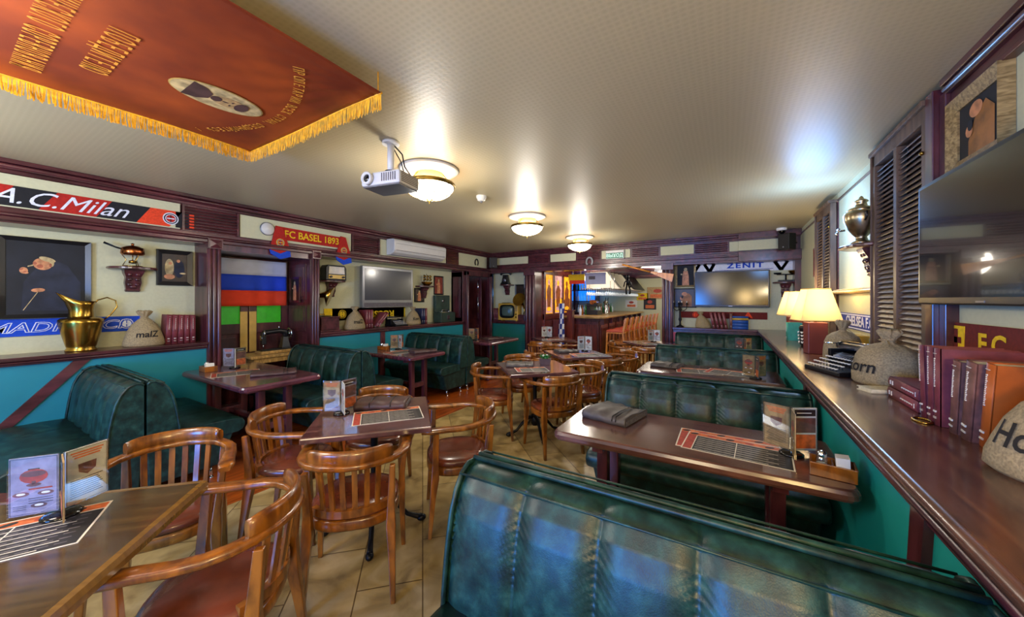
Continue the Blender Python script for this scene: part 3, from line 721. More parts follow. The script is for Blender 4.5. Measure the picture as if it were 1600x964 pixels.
# ------------------------------------------------------------------ ceiling lamps, projector, banner
def ceiling_lamp(x, y, label):
    t = thing('ceiling_lamp', label, 'lamp', at(x, y, 0), 'flush ceiling lamps in a row')
    MB().lathe([(.01, H - .001), (.245, H - .001), (.25, H - .012), (.235, H - .022), (.20, H - .018), (.185, H - .032), (.165, H - .026), (.155, H - .04), (.01, H - .045)], 40).build('ceiling_plate', 'plaster_white', t)
    MB().lathe([(.10, H - .04), (.125, H - .05), (.115, H - .07), (.11, H - .10), (.09, H - .105)], 32).build('collar', 'lamp_warm', t)
    MB().lathe([(.20, H - .125), (.212, H - .12), (.222, H - .13), (.222, H - .145), (.212, H - .155), (.20, H - .15)], 40).build('rim', 'brass_dull', t)
    pr = [(.208 * cos(a), H - .145 - .115 * sin(a)) for a in [pi / 2 * i / 8 for i in range(9)]]
    MB().lathe(pr, 40).build('glass_bowl', 'lamp_bowl', t)
    w = MB()
    for k in range(6):
        a0 = 2 * pi * k / 6
        def q(a, s): return ((.211 * cos(s)) * cos(a), (.211 * cos(s)) * sin(a), H - .145 - .118 * sin(s))
        w.tube([q(a0 + pi / 6 * j / 6, .05 + .75 * j / 6) for j in range(7)], .0028, n=5)
        w.tube([q(a0 + pi / 3 - pi / 6 * j / 6, .05 + .75 * j / 6) for j in range(7)], .0028, n=5)
        w.tube([q(a0 + pi / 6, .8 + .77 * j / 6) for j in range(7)], .0028, n=5)
        w.ball(q(a0 + pi / 6, .8), .006, n=6, k=4)
    w.lathe([(.03, H - .262), (.02, H - .27), (.006, H - .275), (.008, H - .285), (.001, H - .30)], 12)
    w.build('wire_cage', 'brass_dull', t)
    for k in range(3):
        a = 2 * pi * k / 3 + .4
        MB().cyl((.20 * cos(a), .20 * sin(a), H - .14), (.12 * cos(a), .12 * sin(a), H - .05), .004, n=6).build('bracket', 'brass_dull', t)
    l = light('halo_light', 'POINT', (x, y, H - .115), 5, (.92, .97, 1), .02)
    light('down_light', 'POINT', (x, y, H - .42), 26, NEUT, .10)
for p in ((-2.20, 2.28, 'nearest flush ceiling lamp with wired glass bowl, behind the projector'), (-2.31, 4.24, 'middle flush ceiling lamp with wired glass bowl'), (-2.26, 6.11, 'farthest flush ceiling lamp with wired glass bowl, near the bar')): ceiling_lamp(*p)
t = thing('projector', 'silver video projector hanging from the ceiling beside the nearest lamp', 'projector', at(-2.05, 1.74, 0, 101))
MB().box(-.115, .115, -.16, .16, 2.285, 2.375).build('body', 'plastic_white', t, bevel=.014)
MB().box(-.105, .105, -.15, .15, 2.276, 2.287).build('underside', 'silver', t, bevel=.003)
m = MB()
for i in range(7): m.box(-.1165, -.114, -.13 + i * .018, -.121 + i * .018, 2.305, 2.36)
for i in range(6): m.box(-.095, .095, -.1615, -.159, 2.300 + i * .012, 2.306 + i * .012)
m.build('vents', 'print_grey', t)
MB().lathe([(.026, 0), (.044, 0), (.044, -.03), (.03, -.034), (.026, -.02)], 24, axis='x', c=(-.11, .095, 2.332)).build('lens_ring', 'plastic_white', t)
MB().lathe([(.001, -.026), (.014, -.024), (.027, -.018), (.027, -.01)], 24, axis='x', c=(-.11, .095, 2.332)).build('lens', 'black_gloss', t)
MB().cyl((0, 0, 2.37), (0, 0, 2.60), .024).cyl((0, 0, 2.60), (0, 0, 2.619), .06).build('ceiling_mount', 'plastic_white', t)
MB().box(-.06, .06, -.07, .07, 2.372, 2.385).cyl((0, 0, 2.38), (0, 0, 2.41), .04).build('mount_plate', 'iron', t)
MB().tube([(.03, -.01, 2.6), (.05, -.06, 2.54), (.05, -.08, 2.45), (.09, -.10, 2.40), (.115, -.12, 2.35)], .005).tube([(.03, .01, 2.6), (.075, -.03, 2.5), (.11, -.06, 2.34)], .004).build('cable', 'iron', t)
t = thing('smoke_detector', 'small white round smoke detector on the ceiling between the lamps', 'detector', at(-2.28, 3.15, 0))
MB().lathe([(.055, 2.619), (.055, 2.60), (.045, 2.585), (.042, 2.57), (.02, 2.562), (.001, 2.562)], 24).build('body', 'white', t)
MB().cyl((0, 0, 2.545), (0, 0, 2.564), .014).build('sensor', 'silver', t)
def arctext(s, size, mat, parent, place, name='lettering', sx=1):
    vs = []; fs = []; mats_ = MATS[mat]; me = bpy.data.meshes.new(name); cur = 0
    for i, ch in enumerate(s):
        if ch == ' ': continue
        cu = bpy.data.curves.new('t', 'FONT'); cu.body = ch; cu.size = size; cu.align_x = 'CENTER'; cu.align_y = 'CENTER'; cu.resolution_u = 2; cu.extrude = .0006
        o = bpy.data.objects.new('t', cu); COL.objects.link(o); q = bpy.data.meshes.new_from_object(o, depsgraph=bpy.context.evaluated_depsgraph_get()); bpy.data.objects.remove(o)
        M = place(i, len(s)) @ Matrix.Diagonal((sx, 1, 1, 1)); n = len(vs)
        vs += [tuple(M @ v.co) for v in q.vertices]; fs += [[k + n for k in p.vertices] for p in q.polygons]
    me.from_pydata(vs, [], fs); me.materials.append(mats_); o = bpy.data.objects.new(name, me); COL.objects.link(o); o.parent = parent; return o
BX0, BX1, BY0, BY1, BZ = -2.79, -1.46, -1.3, 1.18, 2.52
def bz(x, y):
    d = math.hypot(x - BX1, y - BY1); d2 = math.hypot(x - BX0, y - BY1)
    return BZ + .0 * math.exp(-(d / .13) ** 2) + .006 * sin(x * 5 + y * 3) * (1 - math.exp(-d / .3)) + .007 * math.exp(-d / .35) * sin(atan2(y - BY1, x - BX1) * 26) - .01 * math.exp(-(d2 / .3) ** 2)
t = thing('banner', 'large rust-red velvet banner with gold fringe slung flat beneath the ceiling', 'banner', Matrix())
NX, NY = 60, 90; vs = []; fs = []
for j in range(NY + 1):
    for i in range(NX + 1):
        x = BX0 + (BX1 - BX0) * i / NX; y = BY0 + (BY1 - BY0) * j / NY; vs.append((x, y, bz(x, y)))
for j in range(NY):
    for i in range(NX): a = j * (NX + 1) + i; fs.append((a, a + 1, a + NX + 2, a + NX + 1))
b_ = MB().add(vs, fs, 0, True).build('cloth', 'banner_velvet', t); so = b_.modifiers.new('s', 'SOLIDIFY'); so.thickness = .004
m = MB()
def strands(p0, p1, n, out):
    for i in range(n):
        f = (i + random.random() * .7) / n; x = p0[0] + (p1[0] - p0[0]) * f; y = p0[1] + (p1[1] - p0[1]) * f; z = bz(x, y) + .004
        L = .075 + .015 * random.random(); dx, dy = random.uniform(-.008, .008), random.uniform(-.008, .008); w = .0022
        ux, uy = (p1[0] - p0[0]), (p1[1] - p0[1]); l = math.hypot(ux, uy); ux, uy = ux / l * w, uy / l * w; ox, oy = out
        o = random.uniform(0, .004)
        m.add([(x - ux + ox * o, y - uy + oy * o, z), (x + ux + ox * o, y + uy + oy * o, z), (x + ux + dx * .3 + ox * (o + .006), y + uy + dy * .3, z - L * .5), (x - ux + dx * .3 + ox * (o + .006), y - uy + dy * .3, z - L * .5), (x + ux + dx, y + uy + dy, z - L), (x - ux + dx, y - uy + dy, z - L)], [(0, 1, 2, 3), (3, 2, 4, 5)])
strands((BX0, BY0), (BX0, BY1), 620, (-1, 0)); strands((BX0, BY1), (BX1, BY1), 360, (0, 1))
fr = m.build('fringe', 'fringe_gold', t); fr['kind'] = 'stuff'
m = MB()
m.tube([(BX0 - .002, BY0 + (BY1 - BY0) * i / 40, bz(BX0, BY0 + (BY1 - BY0) * i / 40) - .002) for i in range(41)] , .007, n=6)
m.tube([(BX0 + (BX1 - BX0) * i / 30, BY1 + .002, bz(BX0 + (BX1 - BX0) * i / 30, BY1) - .002) for i in range(31)], .007, n=6)
m.build('braid', 'fringe_gold', t)
BF = lambda x, y, dz=-.010, a=0: frame((-cos(a), sin(a), 0), (sin(a), cos(a), 0), (0, 0, -1), (x, y, bz(x, y) + dz))
def slog(i, n):
    f = i / (n - 1); x = -1.62 - 1.08 * f; u = x + 2.16; y = 1.035 - .58 * u * u
    return BF(x, y, -.008, atan2(1.16 * u, 1))
arctext('ПРОЛЕТАРИИ ВСЕХ СТРАН, СОЕДИНЯЙТЕСЬ !', .062, 'banner_text', t, slog, sx=.62)
arctext('ПОБЕДИТЕЛЮ', .115, 'banner_text', t, lambda i, n: BF(-1.96 - .44 * i / (n - 1), .40), sx=.42)
arctext('СОЦИАЛИСТИЧЕСКОГО СОРЕВНОВАНИЯ', .115, 'banner_text', t, lambda i, n: BF(-1.56 - 1.06 * i / (n - 1), .24), sx=.32)
m = MB(); m.T = BF(-2.185, .785, -.004)
m.disc(0, 0, .118, .19, .006, 1, 40); m.disc(0, 0, .112, .184, .0075, 0, 40)
m.flat([(-.085, -.125), (.085, -.125), (.075, -.07), (.03, -.035), (-.03, -.035), (-.07, -.07)], .009, 2); m.disc(0, .04, .052, .072, .0095, 3, 24); m.disc(0, .095, .05, .028, .010, 2, 20); m.disc(0, -.012, .03, .022, .0103, 2, 16)
for a, b, c, d in ((-.02, .05, .010, .004), (.02, .05, .010, .004), (0, .025, .005, .014)): m.disc(a, b, c, d, .0106, 2, 10)
m.build('oval_emblem', ['paint_cream', 'gilt', 'folder_brown', 'paper_tan'], t)
for x, y in ((BX1 - .01, BY1 - .01), (BX0 + .01, BY1 - .01), (BX0 + .01, 0), (BX1 - .01, 0), (-2.1, BY1 - .01), (-2.1, -.4)): MB().cyl((x, y, bz(x, y)), (x, y, H - .002), .003, n=6).build('cord', 'fringe_gold', t)

# ------------------------------------------------------------------ generic decor builders (wall-local: x right, y up, z out)
def picture(M, w, h, label, frm='black', canvas='canvas_dark', fig=0, fw=.035, depth=.03, mat=None, group=None):
    t = thing('framed_picture', label, 'picture', M, group)
    m = MB(); o = fw
    sec = lambda x0, x1, y0, y1: m.hexa([(x0, y0, 0), (x1, y0, 0), (x1, y1, 0), (x0, y1, 0)], [(x0, y0, depth), (x1, y0, depth), (x1, y1, depth), (x0, y1, depth)])
    X, Y = w / 2, h / 2
    for a in (0, 1, 2, 3):
        # mitred rails with a sloping inner face
        P = [(-X, -Y), (X, -Y), (X, Y), (-X, Y)]; Q = [(-X + o, -Y + o), (X - o, -Y + o), (X - o, Y - o), (-X + o, Y - o)]
        p0, p1, q0, q1 = P[a], P[(a + 1) % 4], Q[a], Q[(a + 1) % 4]
        m.hexa([(*p0, 0), (*p1, 0), (*q1, 0), (*q0, 0)], [(*p0, depth), (*p1, depth), (*q1, depth * .55), (*q0, depth * .55)])
    m.build('frame', frm, t)
    c = MB().box(-X + o * .9, X - o * .9, -Y + o * .9, Y - o * .9, .002, depth * .4, 0); z = depth * .4 + .001
    if mat: c.box(-X + o, X - o, -Y + o, Y - o, .002, depth * .42, 4); i = .16 * w; c.flat([(-X + o + i, -Y + o + i), (X - o - i, -Y + o + i), (X - o - i, Y - o - i), (-X + o + i, Y - o - i)], z + .001, 0); z += .001; X -= i; Y -= i
    if fig == 1:   # seated figure in a dark robe, seen from the side
        c.flat([(-X * .55, -Y * .92 + o), (X * .9 - o, -Y * .92 + o), (X * .9 - o, -Y * .1), (X * .45, Y * .35), (X * .1, Y * .5), (-X * .2, Y * .3), (-X * .5, -Y * .1)], z + .001, 2)
        c.disc(-X * .10, Y * .36, X * .21, Y * .15, z + .002, 1, 24, -.25); c.disc(X * .0, Y * .48, X * .19, Y * .055, z + .0025, 3, 20, -.35); c.disc(X * .10, Y * .40, X * .05, Y * .10, z + .0027, 3, 14)
        c.disc(-X * .27, Y * .37, X * .045, Y * .035, z + .003, 5, 12); c.disc(-X * .16, Y * .30, X * .07, Y * .05, z + .0032, 5, 14); c.disc(X * .07, Y * .34, X * .03, Y * .05, z + .0034, 5, 10)
        for i in range(4): c.disc(-X * (.44 + .035 * i), Y * (.12 + .03 * i), X * .045, Y * .018, z + .0045, 5 if i % 2 else 1, 10, .5)
        c.flat([(-X * .42, Y * .30), (-X * .30, Y * .34), (-X * .31, Y * .30), (-X * .42, Y * .27)], z + .005, 3)
        c.disc(-X * .5, Y * .18, X * .09, Y * .08, z + .003, 1, 14); c.disc(-X * .2, -Y * .3, X * .15, Y * .05, z + .003, 1, 14, .1)
        c.flat([(-X * .2, -Y * .32), (-X * .18, -Y * .32), (-X * .5, -Y * .8), (-X * .52, -Y * .8)], z + .003, 3)
    elif fig == 2: # tavern group
        c.disc(-X * .3, Y * .0, X * .25, Y * .5, z + .001, 3, 18); c.disc(X * .25, -Y * .05, X * .3, Y * .5, z + .0015, 2, 18); c.disc(X * .2, Y * .4, X * .1, Y * .09, z + .002, 1, 14); c.disc(-X * .25, Y * .25, X * .1, Y * .08, z + .002, 1, 14)
        c.disc(-X * .3, -Y * .5, X * .3, Y * .15, z + .002, 1, 16); c.disc(X * .45, -Y * .3, X * .18, Y * .05, z + .002, 3, 12)
    elif fig == 3: # standing pale figure
        c.flat([(-X * .35, -Y * .85), (X * .35, -Y * .85), (X * .3, 0), (X * .2, Y * .4), (-X * .2, Y * .4), (-X * .3, 0)], z + .001, 1); c.disc(0, Y * .52, X * .17, Y * .14, z + .002, 3, 16); c.disc(-X * .4, Y * .1, X * .1, Y * .07, z + .002, 3, 12)
    elif fig == 4: # brown-robed drinker
        c.flat([(-X * .35, -Y * .9), (X * .6, -Y * .9), (X * .6, Y * .2), (X * .3, Y * .5), (-X * .1, Y * .2), (-X * .35, -Y * .3)], z + .001, 3); c.disc(-X * .05, Y * .42, X * .25, Y * .2, z + .002, 1, 18); c.disc(-X * .3, -Y * .05, X * .14, Y * .16, z + .003, 1, 14); c.disc(-X * .25, Y * .08, X * .1, Y * .14, z + .004, 2, 14)
    c.build('painting', [canvas, 'skin_paint', 'robe_dark', 'robe_brown' if fig == 4 else 'paint_cream', mat or 'white', 'skin_red'], t)
    return t
def bracket(M, w, d, label, mats='mahogany', group='carved bracket shelves'):
    t = thing('bracket_shelf', label, 'shelf', M, group)
    n = 24; pts = [(-w / 2, 0), (w / 2, 0)] + [(w / 2 * cos(pi * i / n), .25 * d + d * .75 * sin(pi * i / n)) for i in range(n + 1)]
    m = MB()
    m.loft([[(x * k, z, y * k) for x, y in pts] for k, z in ((.9, -.028), (1, -.02), (1, -.006), (.97, 0))], 0, False)
    m.build('board', mats, t)
    m = MB().loft([[(-a, y, 0), (a, y, 0), (a, y, z), (-a, y, z)] for a, y, z in ((.075, -.028, .10), (.07, -.06, .085), (.055, -.10, .06), (.06, -.16, .055), (.05, -.22, .035), (.055, -.235, .04), (.05, -.25, .02))], 0, False)
    for i in range(3):
        for s in (-1, 1): m.ball((s * .028, -.075 - i * .05, .075 - i * .012), (.02, .018, .012), n=8, k=5)
    m.ball((0, -.2, .045), (.03, .02, .015), n=8, k=5)
    m.build('carved_bracket', mats, t)
    return t
def tv(M, w, h, label, rim='black', scr='screen', bar=None, depth=.05, logo=True, wall=.0):
    t = thing('television', label, 'television', M)
    MB().box(-w / 2, w / 2, 0, h, 0, depth).build('casing', rim, t, bevel=.008)
    b = .045 if bar else .022; lo = .13 if bar else .035
    MB().box(-w / 2 + b, w / 2 - b, lo, h - b, depth - .004, depth + .001).build('screen', scr, t)
    if bar: MB().box(-w / 2 + .03, w / 2 - .03, .018, .085, depth - .002, depth + .004).build('speaker_grille', bar, t, bevel=.004)
    if logo: MB().box(-.03, .03, .012 if not bar else .098, .02 if not bar else .106, depth, depth + .002).build('badge', 'silver', t)
    MB().box(-.12, .12, h * .3, h * .65, -wall, .002).build('wall_mount', 'iron', t)
    return t
def sack(x, y, z, rz, r, h, word, label, sz=.07, flat=.75, lean=0, full=False, group='burlap sacks with handwritten words', lx=0):
    t = thing('burlap_sack', label, 'sack', at(x, y, z, rz), group); rings = []; n = 40
    for k, zz, wob in ((.93, 0, 0), (1.03, .04, .01), (1.06, .16, .02), (1.04, .34, .025), (.98, .50, .03), (.84, .62, .06), (.56, .70, .12), (.22, .75, .2), (.17, .79, .2), (.26, .86, .3), (.40, .95, .3), (.30, 1.0, .3), (.1, .98, .1)) if full else ((.95, 0, 0), (1.04, .04, .01), (1.02, .14, .015), (.93, .28, .02), (.80, .45, .03), (.62, .6, .06), (.36, .72, .12), (.17, .79, .2), (.16, .82, .2), (.30, .9, .3), (.38, .97, .3), (.30, 1.0, .3), (.1, .98, .1)):
        rings.append([(r * k * (1 + wob * .5 * sin(9 * a + zz * 3)) * cos(a) + lean * zz, r * flat * k * (1 + wob * .5 * sin(9 * a)) * sin(a), h * (zz + .03 * wob * sin(7 * a))) for a in [2 * pi * i / n for i in range(n)]])
    MB().loft(rings, 0, True, True, True).build('sack_body', 'burlap', t)
    MB().tube([(r * .2 * cos(a) + lean * .8, r * flat * .2 * sin(a), h * .805) for a in [2 * pi * i / 12 for i in range(12)]], .005, n=6, closed=True).tube([(lean * .8 + .02, -r * flat * .2, h * .80), (lean * .8 + .05, -r * flat * .35, h * .72), (lean * .8 + .06, -r * flat * .6, h * .6)], .003, n=6).build('tie', 'burlap', t)
    if word:
        cu = bpy.data.curves.new('t', 'FONT'); cu.body = word; cu.size = sz; cu.align_x = 'CENTER'; cu.align_y = 'CENTER'; cu.resolution_u = 3; cu.offset = .0015; cu.shear = .15
        o = bpy.data.objects.new('t', cu); COL.objects.link(o); me = bpy.data.meshes.new_from_object(o, depsgraph=bpy.context.evaluated_depsgraph_get()); bpy.data.objects.remove(o)
        zc = h * .33
        for v in me.vertices:      # wrap onto the front of the sack
            px, py = v.co.x + lx, v.co.y; zz = (zc + py) / h
            k = 1.07 if full else 1.02 if zz < .14 else 1.02 - (zz - .14) / .31 * .22 if zz < .45 else .80 - (zz - .45) / .15 * .18
            th = px / (r * k); v.co = (r * k * sin(th) + lean * zz, -(r * flat * k * cos(th)) - .006 * cos(th), zc + py)
        me.materials.clear(); me.materials.append(MATS['ink']); o = bpy.data.objects.new('lettering', me); COL.objects.link(o); o.parent = t
    return t
def book(M, w, h, d, cov, label, group, lines=1, kids=True):
    """standing book: spine faces local -y, w thick along x, h tall, d deep"""
    t = thing('book', label, 'book', M, group); c = .004
    n = 8; sp = [(-w / 2 + w * i / n, -.006 * sin(pi * i / n)) for i in range(n + 1)]
    m = MB().box(-w / 2, -w / 2 + c, 0, d, 0, h).box(w / 2 - c, w / 2, 0, d, 0, h)
    m.loft([[(x, y, z) for x, y in sp] + [(w / 2, .004, z), (-w / 2, .004, z)] for z in (0, h)], 0, True)
    cv = m.build('cover', cov, t)
    MB().box(-w / 2 + c, w / 2 - c, .004, d - .006, .005, h - .005).build('pages', 'page', t)
    if lines and w > .02:
        g = MB(); s_ = w * .2
        for f, e in ((.09, .0015), (.105, .0015), (.17, .007), (.93, .0015)): g.box(-s_, s_, -.0085, -.004, h * f, h * f + e)
        for i in range(16): g.box(-s_ * .35, s_ * (.0 if i % 3 else .25), -.0085, -.004, h * (.50 + i * .024), h * (.50 + i * .024) + .0042)
        g.build('spine_lettering', 'paper', cv)
    return t
def scarf_strip(M, w, h, bands, label, name='football_scarf'):
    t = thing(name, label, 'scarf', M); m = MB(); mats = []
    for x0, x1, sk, c in bands:
        if c not in mats: mats.append(c)
        m.prism([(x0 - sk, -h / 2), (x1 - sk, -h / 2), (x1 + sk, h / 2), (x0 + sk, h / 2)], 0, .006, mats.index(c))
    m.build('knit_band', mats, t); return t
def crest(t, x, y, r, c0, c1, c2, z=.008, name='crest', ry=None):
    ry = ry or r
    MB().disc(x, y, r, ry, z, 0, 28).disc(x, y, r * .86, ry * .86, z + .0006, 1, 28).disc(x, y, r * .7, ry * .7, z + .0012, 0, 28).disc(x, y, r * .6, ry * .6, z + .0018, 2, 28).flat([(x - r * .07, y - ry * .6), (x + r * .07, y - ry * .6), (x + r * .07, y + ry * .6), (x - r * .07, y + ry * .6)], z + .0024, 1).flat([(x - r * .5, y - ry * .08), (x + r * .5, y - ry * .08), (x + r * .5, y + ry * .08), (x - r * .5, y + ry * .08)], z + .0026, 0).build(name, [c0, c1, c2], t)

# ------------------------------------------------------------------ left wall, first niche
picture(onleft(.612, 1.69), .51, .71, 'large dark framed painting of a seated robed drinker at left', 'black', 'canvas_dark', 1, .035, .04)
picture(onleft(1.482, 1.85), .30, .39, 'small framed tavern painting beside the first left pier', 'black', 'canvas_brown', 2, .045, .03)
bracket(onleft(1.15, 1.83), .36, .22, 'carved bracket shelf carrying the copper pan at left')
t = thing('copper_pan', 'copper chafing pan with long handle on a brass burner stand', 'pan', at(-5.15, 1.13, 1.832, 0))
MB().lathe([(.001, .115), (.075, .115), (.088, .13), (.082, .185), (.079, .187)], 28).build('pan_body', 'copper', t)
MB().lathe([(.081, .187), (.05, .205), (.012, .212), (.01, .22), (.014, .232), (.001, .238)], 28).build('lid', 'copper', t)
MB().tube([(-.02, -.08, .175), (-.03, -.12, .19), (-.04, -.19, .225)], [.008, .008, .011]).build('handle', 'iron', t)
m = MB().lathe([(.001, .03), (.03, .035), (.028, .06), (.001, .065)], 16).lathe([(.07, .0), (.074, .004), (.07, .008), (.066, .004)], 24).cyl((0, 0, .06), (0, 0, .115), .004)
for k in range(3): a = 2.1 * k + .4; m.tube([(.07 * cos(a), .07 * sin(a), .004), (.045 * cos(a), .045 * sin(a), .07), (.075 * cos(a), .075 * sin(a), .118)], .0035, n=6)
m.build('burner_stand', 'brass', t)
t = thing('brass_jug', 'big brass jug with flared spout on the left shelf', 'jug', at(-5.09, .785, 1.03))
m = MB(); rings = []
for r, z, sp in ((.001, 0, 0), (.098, 0, 0), (.10, .012, 0), (.088, .03, 0), (.095, .05, 0), (.125, .18, 0), (.142, .26, 0), (.14, .285, 0), (.12, .30, 0), (.082, .305, 0), (.078, .32, 0), (.074, .37, .004), (.08, .42, .02), (.09, .455, .06), (.086, .455, .06), (.07, .40, .01), (.001, .32, 0)):
    rings.append([(r * cos(a), r * sin(a) - sp * max(0, cos(a + pi / 2)) ** 2, z + sp * 1.3 * max(0, cos(a + pi / 2)) ** 2) for a in [2 * pi * i / 36 for i in range(36)]])
m.loft(rings, 0, True, False, False).build('body', 'brass', t)
MB().tube([(0, .07, .42), (0, .10, .465), (0, .16, .49), (0, .215, .46), (0, .225, .40), (0, .18, .32), (0, .14, .28)], .006).build('handle', 'brass', t)
sack(-5.09, 1.20, 1.03, 90, .15, .36, 'malZ', 'burlap sack marked malZ on the left shelf beside the brass jug', .085, .7)
for i in range(5):
    book(at(-5.07, 1.375 + i * .052, 1.03, 90) @ Matrix.Rotation(R(3 - i * .8), 4, 'Y'), .046, .31 - .003 * i, .16, 'book_red', ['first maroon book beside the malZ sack on the left shelf', 'second maroon book right of the malZ sack', 'middle one of five maroon books on the left shelf', 'fourth maroon book right of the malZ sack', 'maroon book nearest the first pier on the left shelf'][i], 'maroon books on the left shelf')
s_ = scarf_strip(onleft(.25, 1.255, -5.265), 2.1, .15, [(-1.2, 1.0, 0, 'scarf_blue')], 'blue football scarf along the back of the left shelf')
text('MADRID CF', .12, 'scarf_white', s_, (.45, -.005, .007), shear=.25, sx=1.32, bold=.0035)
text('MADRID CF', .12, 'scarf_blue', s_, (.45, -.005, .009), shear=.25, sx=1.32, bold=-.0015)
crest(s_, .86, 0, .05, 'scarf_white', 'scarf_blue', 'scarf_white')
s_ = scarf_strip(onleft(.56, 2.337, -4.944), 2.0, .165, [(-1.5, -.62, .05, 'scarf_black'), (-.62, -.44, .05, 'scarf_orange'), (-.44, -.2, .05, 'scarf_red'), (-.2, .02, .05, 'scarf_black'), (.02, .34, .05, 'scarf_red'), (.34, .60, .05, 'scarf_black'), (.60, .84, .05, 'scarf_orange'), (.84, .95, 0, 'scarf_black'), (.95, .99, 0, 'scarf_orange')], 'red and black football scarf on the upper left frieze')
text('A.C.Milan', .175, 'scarf_white', s_, (.10, -.005, .008), shear=.5, sx=1.1)
crest(s_, .80, 0, .062, 'scarf_white', 'scarf_black', 'scarf_red', ry=.062)
t = thing('wall_speaker', 'round white loudspeaker on the frieze beside the red and gold scarf', 'speaker', onleft(2.27, 2.385, -4.945))
MB().lathe([(.075, 0), (.075, .02), (.068, .028), (.001, .034)], 32).build('grille', 'plastic_white', t)
MB().lathe([(.083, .0), (.083, .014), (.074, .016), (.074, 0)], 32).build('rim', 'silver', t)
t = thing('football_scarf', 'red and gold football scarf draped over the frieze with hanging blue-fringed ends', 'scarf', onleft(2.85, 2.35, -4.944))
MB().prism([(-.46, -.075), (.45, -.085), (.45, .075), (-.46, .09)], .002, .012).build('knit_band', 'scarf_red', t)
text('FC BASEL 1893', .13, 'scarf_yellow', t, (.0, 0, .014), sx=.92, bold=.002)
for sx_, nm in ((-1, 'left'), (1, 'right')):
    c = -.46 if sx_ < 0 else .43
    MB().prism([(c - .03, .09), (c + .05, .08), (c + .14, -.2), (c + .02, -.26), (c - .10, -.22)], .012, .03, 0).build('hanging_end', 'scarf_orange' if 0 else 'scarf_red', t)
    MB().prism([(c + .14, -.2), (c + .15, -.29), (c + .02, -.33), (c - .09, -.27), (c - .10, -.22), (c + .02, -.26)], .013, .028, 0).build('fringe', 'scarf_blue', t)
    crest(t, c + .02, -.12, .05, 'scarf_yellow', 'scarf_navy', 'scarf_red', z=.032)
# recess: flag, picture, sewing machine on its table
t = thing('flag', 'white blue and red striped flag hanging in front of the double doors', 'flag', frame((0, 1, 0), (0, 0, 1), (1, 0, 0), (-5.42, 1.82, 2.03)))
for k, c in enumerate(('flag_white', 'flag_blue', 'flag_red')):
    vs = []; fs = []; n = 40
    for j in range(5):
        for i in range(n + 1): y = -(k + j / 4) * .205; vs.append((.92 * i / n, y - .012 * sin(pi * i / n * 2) * 0, .012 * sin(i * .7) * (-y / .6) + .006 * sin(i * .31 + 1)))
    for j in range(4):
        for i in range(n): a = j * (n + 1) + i; fs.append((a, a + 1, a + n + 2, a + n + 1))
    o = MB().add(vs, fs, 0, True).build('stripe', c, t); q = o.modifiers.new('s', 'SOLIDIFY'); q.thickness = .003
MB().cyl((-.01, .004, 0), (.93, .004, 0), .007).build('pole', 'mahogany', t)
picture(frame((1, 0, 0), (0, 0, 1), (0, -1, 0), (-5.29, 2.795, 1.64)), .26, .36, 'small dark picture on the panelled side of the door recess', 'mahogany', 'canvas_brown', 3, .03, .02)
t = thing('sewing_table', 'light wooden treadle table carrying the old sewing machine', 'table', at(-5.175, 2.44, 0))
MB().box(-.20, .22, -.34, .34, .765, .80).box(-.17, .19, -.30, .30, .70, .765).build('tabletop', 'oak', t, bevel=.004)
for x in (-.15, .17):
    for y in (-.28, .28): MB().taper((x, y, 0), (.03, .03), (x * .9, y * .9, .70), (.04, .04)).build('leg', 'iron', t)
MB().tube([(.02, -.26, .1), (.02, 0, .35), (.02, .26, .1)], .012).tube([(.02, -.26, .62), (.02, 0, .35), (.02, .26, .62)], .012).build('cross_brace', 'iron', t)
t = thing('sewing_machine', 'old black sewing machine with hand wheel before the double doors', 'sewing machine', at(-5.15, 2.46, .80))
MB().box(-.09, .09, -.2, .2, 0, .035).build('bed', 'oak', t, bevel=.006)
m = MB().box(-.07, .07, -.18, .18, .035, .05).taper((0, .12, .05), (.10, .11), (0, .12, .2), (.05, .06)).tube([(0, .13, .2), (0, .12, .265), (0, .05, .285), (0, -.06, .275), (0, -.14, .265)], [.035, .04, .032, .03, .034], n=12).box(-.025, .025, -.165, -.115, .12, .27)
m.build('arm', 'black', t, bevel=.004)
MB().lathe([(.055, 0), (.07, .0), (.074, .01), (.07, .02), (.055, .02), (.055, 0)], 28, axis='y', c=(0, .17, .24)).lathe([(.001, .0), (.02, .005), (.02, .02), (.001, .02)], 16, axis='y', c=(0, .165, .24)).cyl((0, .18, .18), (0, .18, .30), .005).cyl((-.06, .18, .24), (.06, .18, .24), .005).build('hand_wheel', 'chrome', t)
MB().cyl((0, -.14, .06), (0, -.14, .13), .004).cyl((.03, -.14, .22), (.03, -.14, .30), .008).cyl((0, .05, .31), (0, .05, .35), .008).lathe([(.001, 0), (.03, 0), (.03, .004), (.001, .005)], 16, axis='y', c=(0, -.17, .2)).build('fittings', 'chrome', t)

